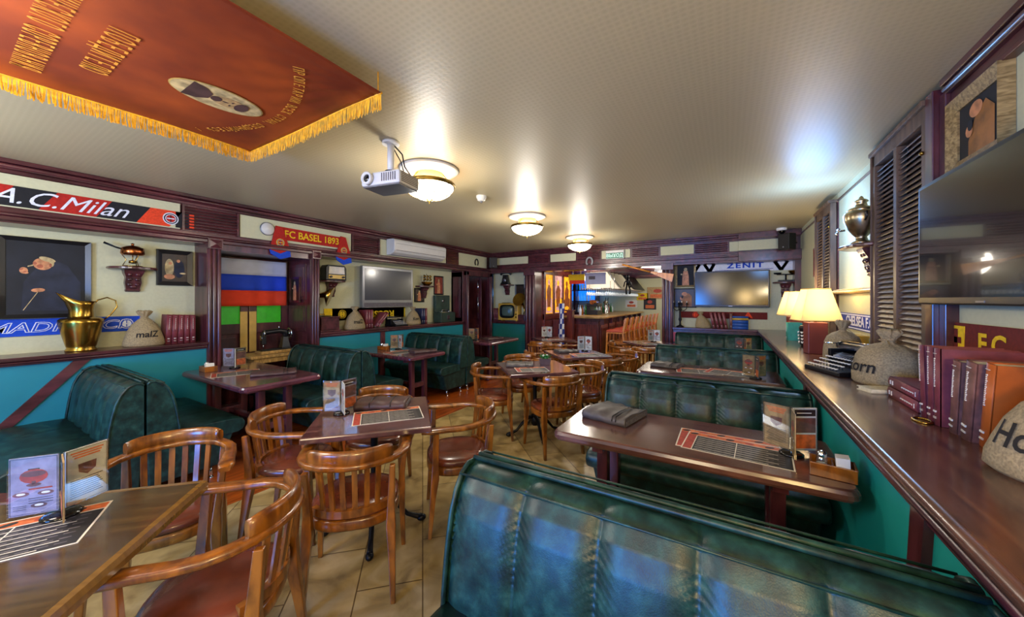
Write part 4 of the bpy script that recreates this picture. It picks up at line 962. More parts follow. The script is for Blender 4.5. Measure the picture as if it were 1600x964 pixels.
# ------------------------------------------------------------------ left wall, second niche
bracket(onleft(3.30, 1.79), .40, .22, 'carved bracket shelf carrying the old radio')
t = thing('radio', 'old brown valve radio with cream front on a bracket shelf', 'radio', onleft(3.30, 1.792, -5.25))
MB().loft([[(-.17 * k, 0, z), (.17 * k, 0, z), (.17 * k, .19, z), (.14 * k, .23, z), (-.14 * k, .23, z), (-.17 * k, .19, z)] for k, z in ((.96, 0), (1, .01), (1, .14), (.97, .155))], 0, False).build('cabinet', 'black', t, bevel=.008)
MB().prism([(-.13, .095), (.13, .095), (.12, .205), (-.12, .205)], .15, .162).build('speaker_cloth', 'paper', t)
MB().box(-.13, .13, .025, .08, .15, .163).build('dial', 'gilt', t)
for x in (-.10, .10): MB().cyl((x, .05, .16), (x, .05, .185), .017).build('knob', 'black', t)
t = thing('gramophone', 'old gramophone with brass horn behind the second pier', 'gramophone', onleft(3.12, 1.03, -5.2))
MB().box(-.15, .17, 0, .025, -.02, .24).box(-.13, .15, .025, .2, 0, .22).box(-.145, .165, .2, .22, -.015, .235).build('case', 'mahogany', t, bevel=.006)
MB().cyl((0, .225, .1), (0, .232, .1), .09, n=28).build('turntable', 'black', t)
pts = [Vector((-.12, .30, .02)), Vector((-.13, .42, .04)), Vector((-.09, .52, .07)), Vector((-.02, .54, .12)), Vector((.04, .51, .17))]
MB().tube(pts, [.012, .018, .03, .05, .15], n=24).tube([(-.12, .3, .02), (-.11, .24, .02), (-.05, .25, .06), (0, .25, .09)], .01).build('horn', 'brass', t)
MB().cyl((-.10, .36, .11), (.0, .33, .11), .1, .1, n=1, caps=False) if 0 else None
tv(onleft(4.30, 1.36, -5.17), 1.10, .70, 'silver-framed flat television on the left wall', 'silver', 'screen_grey', 'print_grey', .07, wall=.10)
s_ = scarf_strip(onleft(3.95, 1.265, -5.262), 1.5, .19, [(-.75, .85, 0, 'scarf_yellow'), (-.62, .82, 0, 'scarf_black')], 'yellow and black football scarf behind the shelf sacks under the left television')
s_.children[0].data.materials[0] = MATS['scarf_yellow']
text('RUSSIA', .15, 'scarf_yellow', s_, (.26, 0, .009), sx=1.3, bold=.003, M=Matrix.Translation((.28, -.01, .009)) @ Matrix.Rotation(pi, 4, 'Z'))
crest(s_, -.45, 0, .07, 'scarf_yellow', 'scarf_black', 'scarf_yellow')
sack(-5.08, 3.60, 1.03, 90, .17, .36, 'malZ', 'burlap sack lettered in black below the radio, near the gramophone', .085, .62)
for i in range(3): book(at(-5.07, 3.815 + i * .05, 1.03, 90), .045, .30, .17, 'book_red', ['first upright maroon book right of the sack under the television', 'second upright maroon book under the television', 'third upright maroon book, beside the leaning ones'][i], 'maroon books under the left television')
for i in range(2): book(at(-5.06, 3.985 + i * .055, 1.045, 90) @ Matrix.Rotation(R(42), 4, 'Y'), .04, .30, .16, 'book_red', ['leaning maroon book against the upright ones under the television', 'outer leaning maroon book beside the typewriter on the left shelf'][i], 'maroon books under the left television')
def typewriter(M, label, k=1):
    t = thing('typewriter', label, 'typewriter', M @ Matrix.Scale(k, 4))
    MB().loft([[(-.17, -.17, .02), (.17, -.17, .02), (.17, .16, .02), (-.17, .16, .02)], [(-.17, -.17, .05), (.17, -.17, .05), (.17, .16, .07), (-.17, .16, .07)]], 0, False).box(-.16, .16, 0, .15, .05, .14).box(-.165, -.14, -.02, .15, .05, .17).box(.14, .165, -.02, .15, .05, .17).build('frame', 'iron', t, bevel=.006)
    MB().cyl((-.20, .10, .185), (.20, .10, .185), .022, n=18).cyl((-.225, .10, .185), (-.20, .10, .185), .027).cyl((.20, .10, .185), (.225, .10, .185), .027).build('platen', 'black', t)
    MB().box(-.19, .19, .06, .075, .17, .19).box(-.19, .19, .13, .14, .16, .205).tube([(-.2, .1, .19), (-.23, .06, .2), (-.24, .0, .2)], .005).cyl((-.17, .11, .215), (.17, .11, .215), .005).build('carriage', 'chrome', t)
    m = MB()
    for i in range(15):
        a = R(-62 + i * 124 / 14); m.tube([(.09 * sin(a), .03 - .02 * cos(a), .15), (.12 * sin(a), .02 - .08 * cos(a), .125)], .0025, n=5)
    m.build('type_bars', 'silver', t)
    m = MB(); st_ = MB()
    for r_ in range(4):
        for c_ in range(10):
            x = -.135 + c_ * .029 + r_ * .006; y = -.155 + r_ * .034; z = .062 + r_ * .018
            m.cyl((x, y, z), (x, y, z + .006), .010, n=10); st_.cyl((x, y, z - .02), (x, y, z), .002, n=4)
    m.build('keys', 'paper', t); st_.build('key_levers', 'iron', t)
    return t
typewriter(at(-5.06, 4.42, 1.03, 90) @ Matrix.Translation((0, 0, -.018)), 'black typewriter between leaning books and the Korn sack on the left shelf', .85)
sack(-5.08, 4.83, 1.03, 90, .17, .33, 'Korn', 'burlap sack marked Korn on the left shelf below the television', .08, .6)
for i, c in enumerate(('book_navy', 'book_navy', 'book_red')): book(at(-5.07, 5.06 + i * .055, 1.03, 90), .05, .30, .17, c, ['first navy book right of the Korn sack', 'second navy book beside the maroon one', 'maroon book ending the row beside the green case'][i], 'books beside the green case')
bracket(onleft(5.28, 1.775), .42, .22, 'carved bracket shelf carrying the gilded ship at left')
t = thing('ship_model', 'small gilded sailing ship on a bracket shelf beyond the left television', 'ship', onleft(5.27, 1.778, -5.16))
MB().loft([[(x * k, y, z * k) for x, z in ((-.14, 0), (-.08, -.035), (.08, -.035), (.16, 0), (.08, .035), (-.08, .035))] for k, y in ((.5, 0), (.8, .03), (1, .06), (1.05, .075))], 0, False).build('hull', 'brass', t)
m = MB()
for x, h_ in ((-.08, .2), (0, .24), (.08, .21)):
    m.cyl((x, .07, 0), (x, h_, 0), .004, n=6)
    for j in range(2): y = .10 + j * .06; m.loft([[(x - .03, y, .01), (x + .03, y, .01), (x + .03, y, .014), (x - .03, y, .014)], [(x - .032, y + .025, .03), (x + .032, y + .025, .03), (x + .032, y + .025, .034), (x - .032, y + .025, .034)], [(x - .026, y + .05, .012), (x + .026, y + .05, .012), (x + .026, y + .05, .016), (x - .026, y + .05, .016)]], 0, True)
m.build('sails', 'brass', t)
picture(onleft(5.17, 1.587), .26, .28, 'small dark picture just right of the left television', 'black', 'canvas_brown', 3, .025, .02)
picture(onleft(5.73, 1.80), .29, .40, 'upright dark red portrait beside the door case at left', 'black', 'paint_red', 3, .025, .02)
t = thing('projector_case', 'dark green metal apparatus case with chrome parts at the end of the left shelf', 'case', onleft(5.76, 1.03, -5.24))
MB().box(-.22, .22, 0, .2, 0, .22).build('lower_case', 'safe_green', t, bevel=.008)
MB().box(-.22, .22, .2, .56, 0, .07).build('lid', 'safe_green', t, bevel=.008)
m = MB().box(-.15, .17, .2, .215, .09, .2).tube([(-.12, .21, .14), (-.1, .25, .14), (.0, .255, .13), (.1, .24, .14)], .009).lathe([(.001, 0), (.035, 0), (.035, .01), (.001, .012)], 16, axis='y', c=(.1, .215, .14)).box(-.04, .04, .06, .14, .219, .226)
m.lathe([(.03, .07), (.03, .085), (.001, .087)], 18, c=(0, .44, 0)); m.build('mechanism', 'chrome', t)
t = thing('air_conditioner', 'white wall air conditioner unit on the left frieze', 'air conditioner', onleft(4.74, 2.39, -4.944))
MB().loft([[(x, y, z) for y, z in ((-.135, 0), (-.135, .10), (-.10, .17), (-.06, .20), (.10, .205), (.13, .18), (.135, .14), (.135, 0))] for x in (-.64, .64)], 0, False).build('casing', 'plastic_white', t, bevel=.012)
MB().box(-.60, .60, -.062, -.056, .198, .207).box(-.60, .60, .05, .053, .2, .209).build('panel_seam', 'print_grey', t)
MB().hexa([(-.60, -.118, .10), (.60, -.118, .10), (.60, -.075, .175), (-.60, -.075, .175)], [(-.60, -.128, .11), (.60, -.128, .11), (.60, -.085, .186), (-.60, -.085, .186)]).build('louvre_flap', 'white', t)
def horseshoe(M, s_, matn, label):
    t = thing('horseshoe', label, 'horseshoe', M); pts = []
    for i in range(21):
        a = R(-52 + i * 284 / 20); pts.append((.62 * s_ * cos(a) * (.9 if a > 0 and a < pi else .95), s_ * .75 * sin(a), 0))
    MB().sweep(pts, [(-.14 * s_, 0), (.14 * s_, 0), (.14 * s_, .012), (-.14 * s_, .012)], up=(0, 0, 1)).build('shoe', matn, t)
    m = MB()
    for i in range(7):
        q = pts[2 + i * 2 + (i > 3) * 1]; m.cyl((q[0], q[1], .01), (q[0], q[1], .014), .006, n=6)
    m.build('nail_heads', 'silver', t); return t
horseshoe(onleft(6.64, 2.35, -4.944), .10, 'iron', 'dark horseshoe on the cream frieze above the dark doorway')
horseshoe(onfar(-2.44, 2.285, 7.17), .11, 'silver', 'pale horseshoe nailed above the bar opening')
def box_speaker(M, label):
    t = thing('box_speaker', label, 'speaker', M)
    MB().box(-.09, .09, 0, .25, 0, .14).build('cabinet', 'black', t, bevel=.008)
    MB().box(-.08, .08, .012, .238, .138, .146).build('grille', 'print_black', t, bevel=.003)
    MB().lathe([(.014, .146), (.014, .15), (.001, .152)], 12, c=(.0, .04, 0)).build('badge', 'silver', t)
    MB().cyl((0, .12, -.12), (0, .12, .01), .015).build('wall_bracket', 'iron', t); return t
box_speaker(frame((.7071, .7071, 0), (0, 0, 1), (.7071, -.7071, 0), (-4.80, 7.08, 2.24)), 'dark box loudspeaker in the far left corner under the ceiling')
box_speaker(frame((.7071, -.7071, 0), (0, 0, 1), (-.7071, -.7071, 0), (.84, 7.0, 2.27)), 'dark box loudspeaker in the far right corner under the ceiling')

# ------------------------------------------------------------------ far wall, left niche
bracket(onfar(-4.58, 1.86), .36, .2, 'carved bracket shelf carrying the wall telephone in the far left niche')
t = thing('telephone', 'old black telephone with its handset on a bracket shelf in the far corner', 'telephone', onfar(-4.58, 1.862, 7.33))
MB().loft([[(-.11 * k, y, -.06 * k), (.11 * k, y, -.06 * k), (.11 * k, y, .08 * k), (-.11 * k, y, .08 * k)] for k, y in ((1, 0), (1, .02), (.75, .06), (.55, .2), (.6, .23))], 0, False).build('body', 'black', t, bevel=.006)
MB().tube([(-.14, .24, 0), (-.11, .27, 0), (0, .285, 0), (.11, .27, 0), (.14, .24, 0)], [.03, .018, .014, .018, .03]).build('handset', 'black', t)
MB().lathe([(.001, .012), (.045, .01), (.045, 0), (.001, 0)], 20, c=(0, .1, .06)).build('dial', 'silver', t)
picture(onfar(-4.24, 1.68), .26, .36, 'dark picture behind the gramophone horn in the far left niche', 'black', 'canvas_brown', 0, .03, .02)
picture(onfar(-4.06, 1.88), .12, .26, 'narrow dark picture beside the far left pier', 'black', 'canvas_brown', 0, .02, .02)
t = thing('vintage_television', 'old yellow wooden television set with rounded grey screen on the far left shelf', 'television', onfar(-4.42, .99, 7.33))
MB().box(-.30, .238, .02, .42, -.08, .12).box(-.24, -.2, 0, .02, -.04, .08).box(.16, .20, 0, .02, -.04, .08).build('cabinet', 'tv_yellow', t, bevel=.012)
MB().loft([[(x * k - .05, y * k + .23, z) for x, y in [(.19 * abs(cos(a)) ** .5 * (1 if cos(a) > 0 else -1), .145 * abs(sin(a)) ** .5 * (1 if sin(a) > 0 else -1)) for a in [2 * pi * i / 32 for i in range(32)]]] for k, z in ((1.1, .118), (1.1, .128), (1, .132), (.98, .126))], 0, True).build('screen_bezel', 'iron', t)
MB().loft([[(x * k - .05, y * k + .23, z) for x, y in [(.18 * abs(cos(a)) ** .5 * (1 if cos(a) > 0 else -1), .135 * abs(sin(a)) ** .5 * (1 if sin(a) > 0 else -1)) for a in [2 * pi * i / 32 for i in range(32)]]] for k, z in ((1, .128), (.6, .14), (.05, .144))], 0, True).build('screen', 'tube_glass', t)
for y in (.1, .17): MB().cyl((.20, y, .12), (.20, y, .14), .018).build('knob', 'brass', t)
m = MB()
for i in range(6): m.box(.165, .23, .24 + i * .022, .25 + i * .022, .119, .124)
m.build('grille', 'print_grey', t)
t = thing('gramophone', 'gramophone with round brass horn opening on top of the far shelf', 'gramophone', onfar(-4.16, .99, 7.26))
MB().box(-.02, .16, 0, .16, -.10, .04).build('case', 'mahogany', t, bevel=.005)
MB().tube([(.08, .16, -.05), (.09, .26, -.09), (.06, .36, -.08), (.04, .45, -.02), (.03, .50, .05), (.03, .515, .09)], [.012, .016, .024, .045, .10, .155], n=28).build('horn', 'brass', t)
t2_ = MB().lathe([(.02, .0), (.10, .0), (.105, .012), (.02, .012)], 20, axis='y').build('record', 'black'); t2_.matrix_world = onfar(-4.55, 1.412, 7.30); tag(t2_, 'black record lying on top of the yellow television set', 'record')
for i in range(3): book(at(-4.885 + i * .047, 7.30, .99, 0) @ Matrix.Rotation(R(-6), 4, 'Y'), .04, .30, .10, 'book_red', ['maroon book nearest the corner on the far left shelf', 'middle maroon book left of the yellow television', 'maroon book touching the side of the yellow television'][i], 'maroon books on the far left shelf')

# ------------------------------------------------------------------ far wall, right niche
picture(onfar(-.67, 1.95), .34, .43, 'cream-framed painting of a pale standing figure on the far wall', 'gold_frame', 'canvas_dark', 3, .03, .03)
picture(onfar(-.68, 1.53), .38, .36, 'unframed dark portrait below the cream-framed one on the far wall', 'black', 'canvas_brown', 4, .015, .02)
tv(onfar(.045, 1.37, 7.36), 1.12, .63, 'black flat television on the far wall under the blue and white scarf', 'black', 'screen', None, .06, wall=.06)
s_ = scarf_strip(onfar(.16, 2.09, 7.425), 1.6, .2, [(-.76, .76, 0, 'scarf_white'), (-.66, -.60, .06, 'scarf_blue'), (-.52, -.46, -.06, 'scarf_navy'), (-.42, -.36, .05, 'scarf_blue'), (.52, .58, -.06, 'scarf_navy'), (.64, .69, .06, 'scarf_blue')], 'white and blue football scarf stretched above the far television')
MB().prism([(-.35, .07), (.5, .08), (.5, .088), (-.35, .078)], .006, .009).prism([(-.35, -.078), (.5, -.07), (.5, -.062), (-.35, -.07)], .006, .009).build('stripes', 'scarf_navy', s_)
text('ZENIT', .12, 'scarf_blue', s_, (.1, 0, .008), sx=1.35, bold=.004, space=1.25)
bracket(onfar(.82, 1.79), .34, .2, 'carved bracket shelf carrying small metal scales by the far television')
t = thing('kitchen_scales', 'small old metal scales on the bracket shelf right of the far television', 'scales', onfar(.82, 1.79, 7.32))
MB().box(-.10, .10, 0, .03, -.05, .05).cyl((0, .03, 0), (0, .12, 0), .012).cyl((-.12, .12, 0), (.12, .12, 0), .008).lathe([(.001, .0), (.05, .01), (.055, .03)], 16, axis='y', c=(-.11, .12, 0)).build('beam_and_base', 'iron', t)
MB().lathe([(.001, .0), (.055, .015), (.075, .06)], 18, axis='y', c=(.10, .12, 0)).build('pan', 'brass', t)
s_ = scarf_strip(onfar(-.10, 1.22, 7.422), 1.4, .12, [(-.68, .68, 0, 'scarf_maroon')], 'maroon football scarf with an orange A under the far television')
text('A', .13, 'scarf_orange', s_, (.41, 0, .008), bold=.006, sx=1.3)
text('A', .13, 'scarf_orange', s_, (.66, 0, .008), bold=.006, sx=1.3) if 0 else None
crest(s_, -.40, 0, .055, 'scarf_orange', 'scarf_maroon', 'scarf_orange')
sack(-.37, 7.30, .99, 0, .12, .29, '', 'small burlap sack with no visible lettering on the far shelf', lean=-.05)
for i in range(4): book(at(-.20 + i * .062, 7.28, .99, 0) @ Matrix.Rotation(R(-11), 4, 'Y'), .045, .285, .14, 'book_red', ['leftmost leaning maroon book beside the far burlap sack', 'second leaning maroon book on the far right shelf', 'third leaning maroon book on the far right shelf', 'last leaning maroon book, against the upright one'][i], 'leaning maroon books on the far shelf')
book(at(.055, 7.28, .99), .045, .27, .14, 'book_brown', 'upright brown-red book between leaning books and blue stack', 'books on the far shelf')
for i, (c, h_) in enumerate((('book_blue', .05), ('book_blue', .05), ('book_blue', .05), ('tv_yellow', .035), ('book_blue', .03))):
    z = .99 + sum((.05, .05, .05, .035, .03)[:i]) + i * .002
    book(at(.19, 7.27, z + h_ / 2) @ Matrix.Rotation(pi / 2, 4, 'Y') @ Matrix.Translation((0, 0, -.115)), h_ - .002, .23, .15, c, ['bottom blue book of the flat stack below the far television', 'second blue book from the bottom of the flat stack', 'third blue book from the bottom of the flat stack', 'thin yellow book in the flat stack of blue ones', 'thin blue book topping the flat stack'][i], 'flat stacked books on the far shelf', lines=0)
t = thing('candelabrum', 'dark candelabrum with several arms beside the right pier', 'candelabrum', at(-.75, 7.30, .99))
m = MB().lathe([(.001, 0), (.07, 0), (.06, .02), (.02, .04), (.015, .1), (.03, .14), (.014, .2), (.014, .38), (.001, .4)], 16)
for k in range(4):
    a = pi * k / 2 + .3; m.tube([(0, 0, .33), (.06 * cos(a), .05 * sin(a), .30), (.11 * cos(a), .08 * sin(a), .34), (.115 * cos(a), .085 * sin(a), .41)], .007, n=6)
    m.lathe([(.012, 0), (.025, .01), (.012, .02), (.014, .045)], 10, c=(.115 * cos(a), .085 * sin(a), .41))
m.lathe([(.012, 0), (.028, .01), (.012, .02), (.014, .06)], 10, c=(0, 0, .40)); m.build('stem_and_arms', 'iron', t)
m = MB()
for k in range(4): a = pi * k / 2 + .3; m.cyl((.115 * cos(a), .085 * sin(a), .45), (.115 * cos(a), .085 * sin(a), .48), .009, n=8)
m.build('candle_stubs', 'paper', t)
t = thing('extinguisher_sign', 'small red square sign with a white bottle shape on the right pier', 'sign', frame((1, 0, 0), (0, 0, 1), (0, -1, 0), (-.80, 7.245, .81)))
MB().box(-.085, .085, -.085, .085, 0, .004).build('plate', 'sign_red', t)
MB().prism([(-.014, -.055), (.014, -.055), (.014, .02), (.006, .035), (.006, .05), (-.006, .05), (-.006, .035), (-.014, .02)], .004, .006).build('pictogram', 'white', t)
t = thing('exit_sign', 'green lit exit sign on the frieze above the bar opening', 'sign', onfar(-1.93, 2.385, 7.243))
MB().box(-.18, .18, -.07, .10, 0, .05).build('housing', 'plastic_white', t, bevel=.004)
MB().box(-.17, .17, -.062, .05, .05, .054).build('green_panel', 'exit_green', t)
text('ВЫХОД', .088, 'exit_white', t, (0, -.007, .056), bold=.002)
t = thing('ceiling_camera', 'white dome camera on the ceiling near the far right speaker', 'camera', at(.73, 7.0, 0))
MB().lathe([(.07, 2.619), (.07, 2.59), (.055, 2.58)], 24).build('base', 'white', t); MB().lathe([(.05, 2.582), (.045, 2.55), (.025, 2.53), (.001, 2.525)], 20).build('dome', 'black_gloss', t)

# ------------------------------------------------------------------ right wall
tv(onright(2.29, 1.475, .965), 1.14, .64, 'large black glossy television on the right wall above the books', 'black', 'screen_gloss', None, .06, wall=.035)
picture(frame((0, -1, 0), (0, 0, 1), (-1, 0, 0), (.998, 2.49, 2.30)), .41, .36, 'gold-framed painting of a brown-robed drinker above the big right television', 'gold_frame', 'canvas_dark', 4, .055, .05)
picture(onright(5.98, 1.99), .36, .38, 'small wooden-framed picture on the right wall beyond the far shutter', 'panel_red', 'flag_white', 2, .03, .02)
bracket(onright(3.88, 1.93, 1.0), .44, .22, 'carved bracket shelf carrying the samovar on the right wall', 'mahogany')
t = thing('samovar', 'silver and brass samovar on a bracket beside the tall shutter', 'samovar', at(.895, 3.80, 1.932) @ Matrix.Diagonal((.82, .82, .92, 1)))
MB().lathe([(.001, 0), (.075, 0), (.075, .02), (.05, .03), (.04, .06), (.06, .08)], 28).build('foot', 'samovar_metal', t)
MB().lathe([(.06, .08), (.095, .13), (.125, .2), (.13, .25), (.115, .275), (.10, .28)], 32).build('body', 'samovar_metal', t)
MB().lathe([(.10, .28), (.105, .29), (.08, .31), (.045, .32), (.04, .35), (.055, .36), (.04, .375), (.02, .385), (.015, .40), (.001, .41)], 28).build('lid', 'samovar_metal', t)
for s in (-1, 1): MB().tube([(0, s * .12, .24), (0, s * .165, .25), (0, s * .17, .21), (0, s * .12, .19)], .008).build('handle', 'black', t)
MB().tube([(-.11, .02, .13), (-.16, .03, .125), (-.175, .03, .10)], .009).box(-.165, -.15, .0, .06, .135, .145).build('tap', 'chrome', t)
s_ = scarf_strip(onright(4.33, 1.30, .998), 1.1, .145, [(-.6, .6, 0, 'scarf_navy')], 'navy and white football scarf on the right wall behind the typewriter')
MB().prism([(-.58, .055), (.58, .055), (.58, .065), (-.58, .065)], .006, .008).prism([(-.58, -.065), (.58, -.065), (.58, -.055), (-.58, -.055)], .006, .008).build('edge_stripes', 'scarf_white', s_)
text('CHELSEA F.C.', .12, 'scarf_white', s_, (.06, 0, .008), bold=.003, sx=1.1)
t = scarf_strip(onright(2.22, 1.30, .99), 1.3, .17, [(-.62, .62, 0, 'scarf_maroon')], 'maroon football scarf with yellow crest on the wall behind the large books')
MB().prism([(-.52, -.08), (-.46, -.095), (-.40, -.08), (-.39, .07), (-.53, .07)], .006, .009).build('crest', 'scarf_yellow', t)
MB().box(-.505, -.415, -.015, .015, .009, .011).box(-.475, -.445, -.06, .055, .009, .011).build('cross', 'scarf_maroon', t)
text('F.C.', .13, 'scarf_yellow', t, (-.17, -.005, .008), bold=.003, sx=1.1)
MB().prism([(-.62, -.08), (-.62, .08), (-.68, .06), (-.74, -.04), (-.78, -.14), (-.70, -.17), (-.66, -.10)], .002, .03).build('draped_end', 'scarf_maroon', t)
MB().prism([(-.70, -.17), (-.66, -.10), (-.60, -.13), (-.62, -.2)], .004, .03).build('fringe', 'scarf_yellow', t)
def table_lamp(x, y, rz, label):
    t = thing('table_lamp', label, 'lamp', at(x, y, 1.0, rz), 'table lamps on the right counter')
    MB().box(-.075, .075, -.055, .055, 0, .29).build('base', 'lamp_box', t, bevel=.006)
    MB().cyl((0, 0, .29), (0, 0, .36), .012).build('stem', 'brass', t)
    def rg(a, b, z, n=4): return [(-a, -b, z), (a, -b, z), (a, b, z), (-a, b, z)]
    m = MB().loft([rg(.155, .13, .305), rg(.085, .075, .60)], 0, False, False, False); o = m.build('shade', 'lamp_shade', t); q = o.modifiers.new('s', 'SOLIDIFY'); q.thickness = .003
    m = MB()
    for a, b, z in ((.156, .131, .307), (.086, .076, .598)): m.tube(rg(a, b, z) + [rg(a, b, z)[0]], .004, n=6)
    m.build('shade_trim', 'gilt', t)
    MB().ball((0, 0, .40), .03).build('bulb', 'bulb', t)
    l = light('lamp_light', 'POINT', (x, y, 1.45), 5, (1, .82, .5), .03); light('lamp_light', 'POINT', (x, y, 1.68), 9, (1, .8, .48), .06)
table_lamp(.70, 4.30, 12, 'nearer table lamp with cream tapered shade and red-brown box base')
table_lamp(.72, 5.62, 12, 'farther table lamp with cream tapered shade on the right counter')
t = thing('zebra_vase', 'black and white patterned carved vase between the two table lamps', 'vase', at(.735, 4.92, 1.0, 0))
MB().loft([[(a * cos(p), a * sin(p), z) for p in [2 * pi * i / 20 for i in range(20)]] for a, z in ((.05, 0), (.065, .02), (.07, .18), (.075, .2), (.06, .22))], 0, True).box(-.02, .02, -.02, .10, .2, .33).build('body', 'black', t)
m = MB()
for j in range(4):
    for k in range(8):
        a = 2 * pi * k / 8; r = .072 + .002 * j; w = .14
        m.tube([(r * cos(a - w), r * sin(a - w), .05 + j * .035), (r * cos(a), r * sin(a), .035 + j * .035), (r * cos(a + w), r * sin(a + w), .05 + j * .035)], .006, n=6)
m.build('white_stripes', 'paper', t)
book(at(.625, 5.50, 1.0, -75), .05, .22, .15, 'book_green', 'green upright book beside the base of the farther table lamp', 'books on the right counter')
t = thing('yellow_box', 'yellow box on the counter behind the nearer table lamp', 'box', at(.90, 4.05, 1.0, 5)); MB().box(-.07, .07, -.10, .10, 0, .20).build('carton', 'tv_yellow', t, bevel=.003); MB().box(-.072, .072, -.102, .102, .185, .204).build('lid', 'tv_yellow', t)
sack(.80, 5.25, 1.0, 0, .08, .22, '', 'small burlap sack behind the patterned vase on the right counter')
sack(.77, 3.72, 1.0, 0, .112, .34, '', 'plain burlap sack standing behind the typewriter on the right counter', flat=.9, full=True)
typewriter(at(.705, 3.27, 1.0, -68) @ Matrix.Translation((0, 0, -.02)), 'black typewriter with round keys on the right counter', 1.0)
sack(.79, 2.93, 1.0, -62, .155, .33, 'Korn', 'large burlap sack marked Korn on the right counter beside the typewriter', .10, .8, full=True, lean=.03, lx=-.03)
book(at(.72, 2.64, 1.0115, 20) @ Matrix.Rotation(pi / 2, 4, 'Y') @ Matrix.Translation((0, 0, -.07)), .022, .14, .10, 'page', 'small white-edged book lying flat before the large Korn sack', 'books on the right counter', lines=0)
for i in range(2):
    book(at(.72 + .004 * i, 2.44, 1.025 + i * .052, -90) @ Matrix.Rotation(R(90), 4, 'Y') @ Matrix.Translation((0, -.0, -.17)), .05, .34, .22, 'book_red', ['lower maroon book lying flat on the right counter', 'upper maroon book lying flat on the right counter'][i], 'maroon books on the right counter')
for i, (y, tl) in enumerate(((2.205, 5), (2.142, 1.5), (2.092, 0))):
    book(at(.715, y, 1.001, -90) @ Matrix.Rotation(R(-tl), 4, 'Y'), .046, .305, .22, 'book_red', ['upright maroon book leaning next to the flat pair', 'middle upright maroon book on the right counter', 'upright maroon book whose red side shows, before the brown ones'][i], 'maroon books on the right counter')
book(at(.725, 2.005, 1.001, -90) @ Matrix.Rotation(R(6), 4, 'Y'), .05, .275, .22, 'book_brown', 'first brown ribbed book leaning right of the maroon ones', 'old books on the right counter')
book(at(.73, 1.935, 1.001, -90) @ Matrix.Rotation(R(8), 4, 'Y'), .062, .285, .26, 'book_brown', 'thick brown ribbed book before the orange one', 'old books on the right counter')
book(at(.745, 1.868, 1.001, -88) @ Matrix.Rotation(R(8), 4, 'Y'), .045, .29, .27, 'book_orange', 'large orange leather book showing its cover beside the Hopfen sack', 'old books on the right counter')
book(at(.80, 1.79, 1.001, -80) @ Matrix.Rotation(R(10), 4, 'Y'), .04, .22, .18, 'book_olive', 'olive green book behind the Hopfen sack', 'old books on the right counter')
sack(.82, 1.585, 1.0, -48, .18, .34, 'Hopfen', 'burlap sack marked Hopfen at the right edge of the picture', .10, .72, lx=-.02)
o = MB().lathe([(.030, 0), (.034, .004), (.030, .008), (.024, .008), (.024, 0), (.03, 0)], 20).build('brass_ring', 'brass'); o.matrix_world = at(.685, 2.13, 1.0) @ Matrix.Diagonal((.9, 1.5, 1, 1)); tag(o, 'small brass oval ring lying on the counter under the maroon books', 'ring')

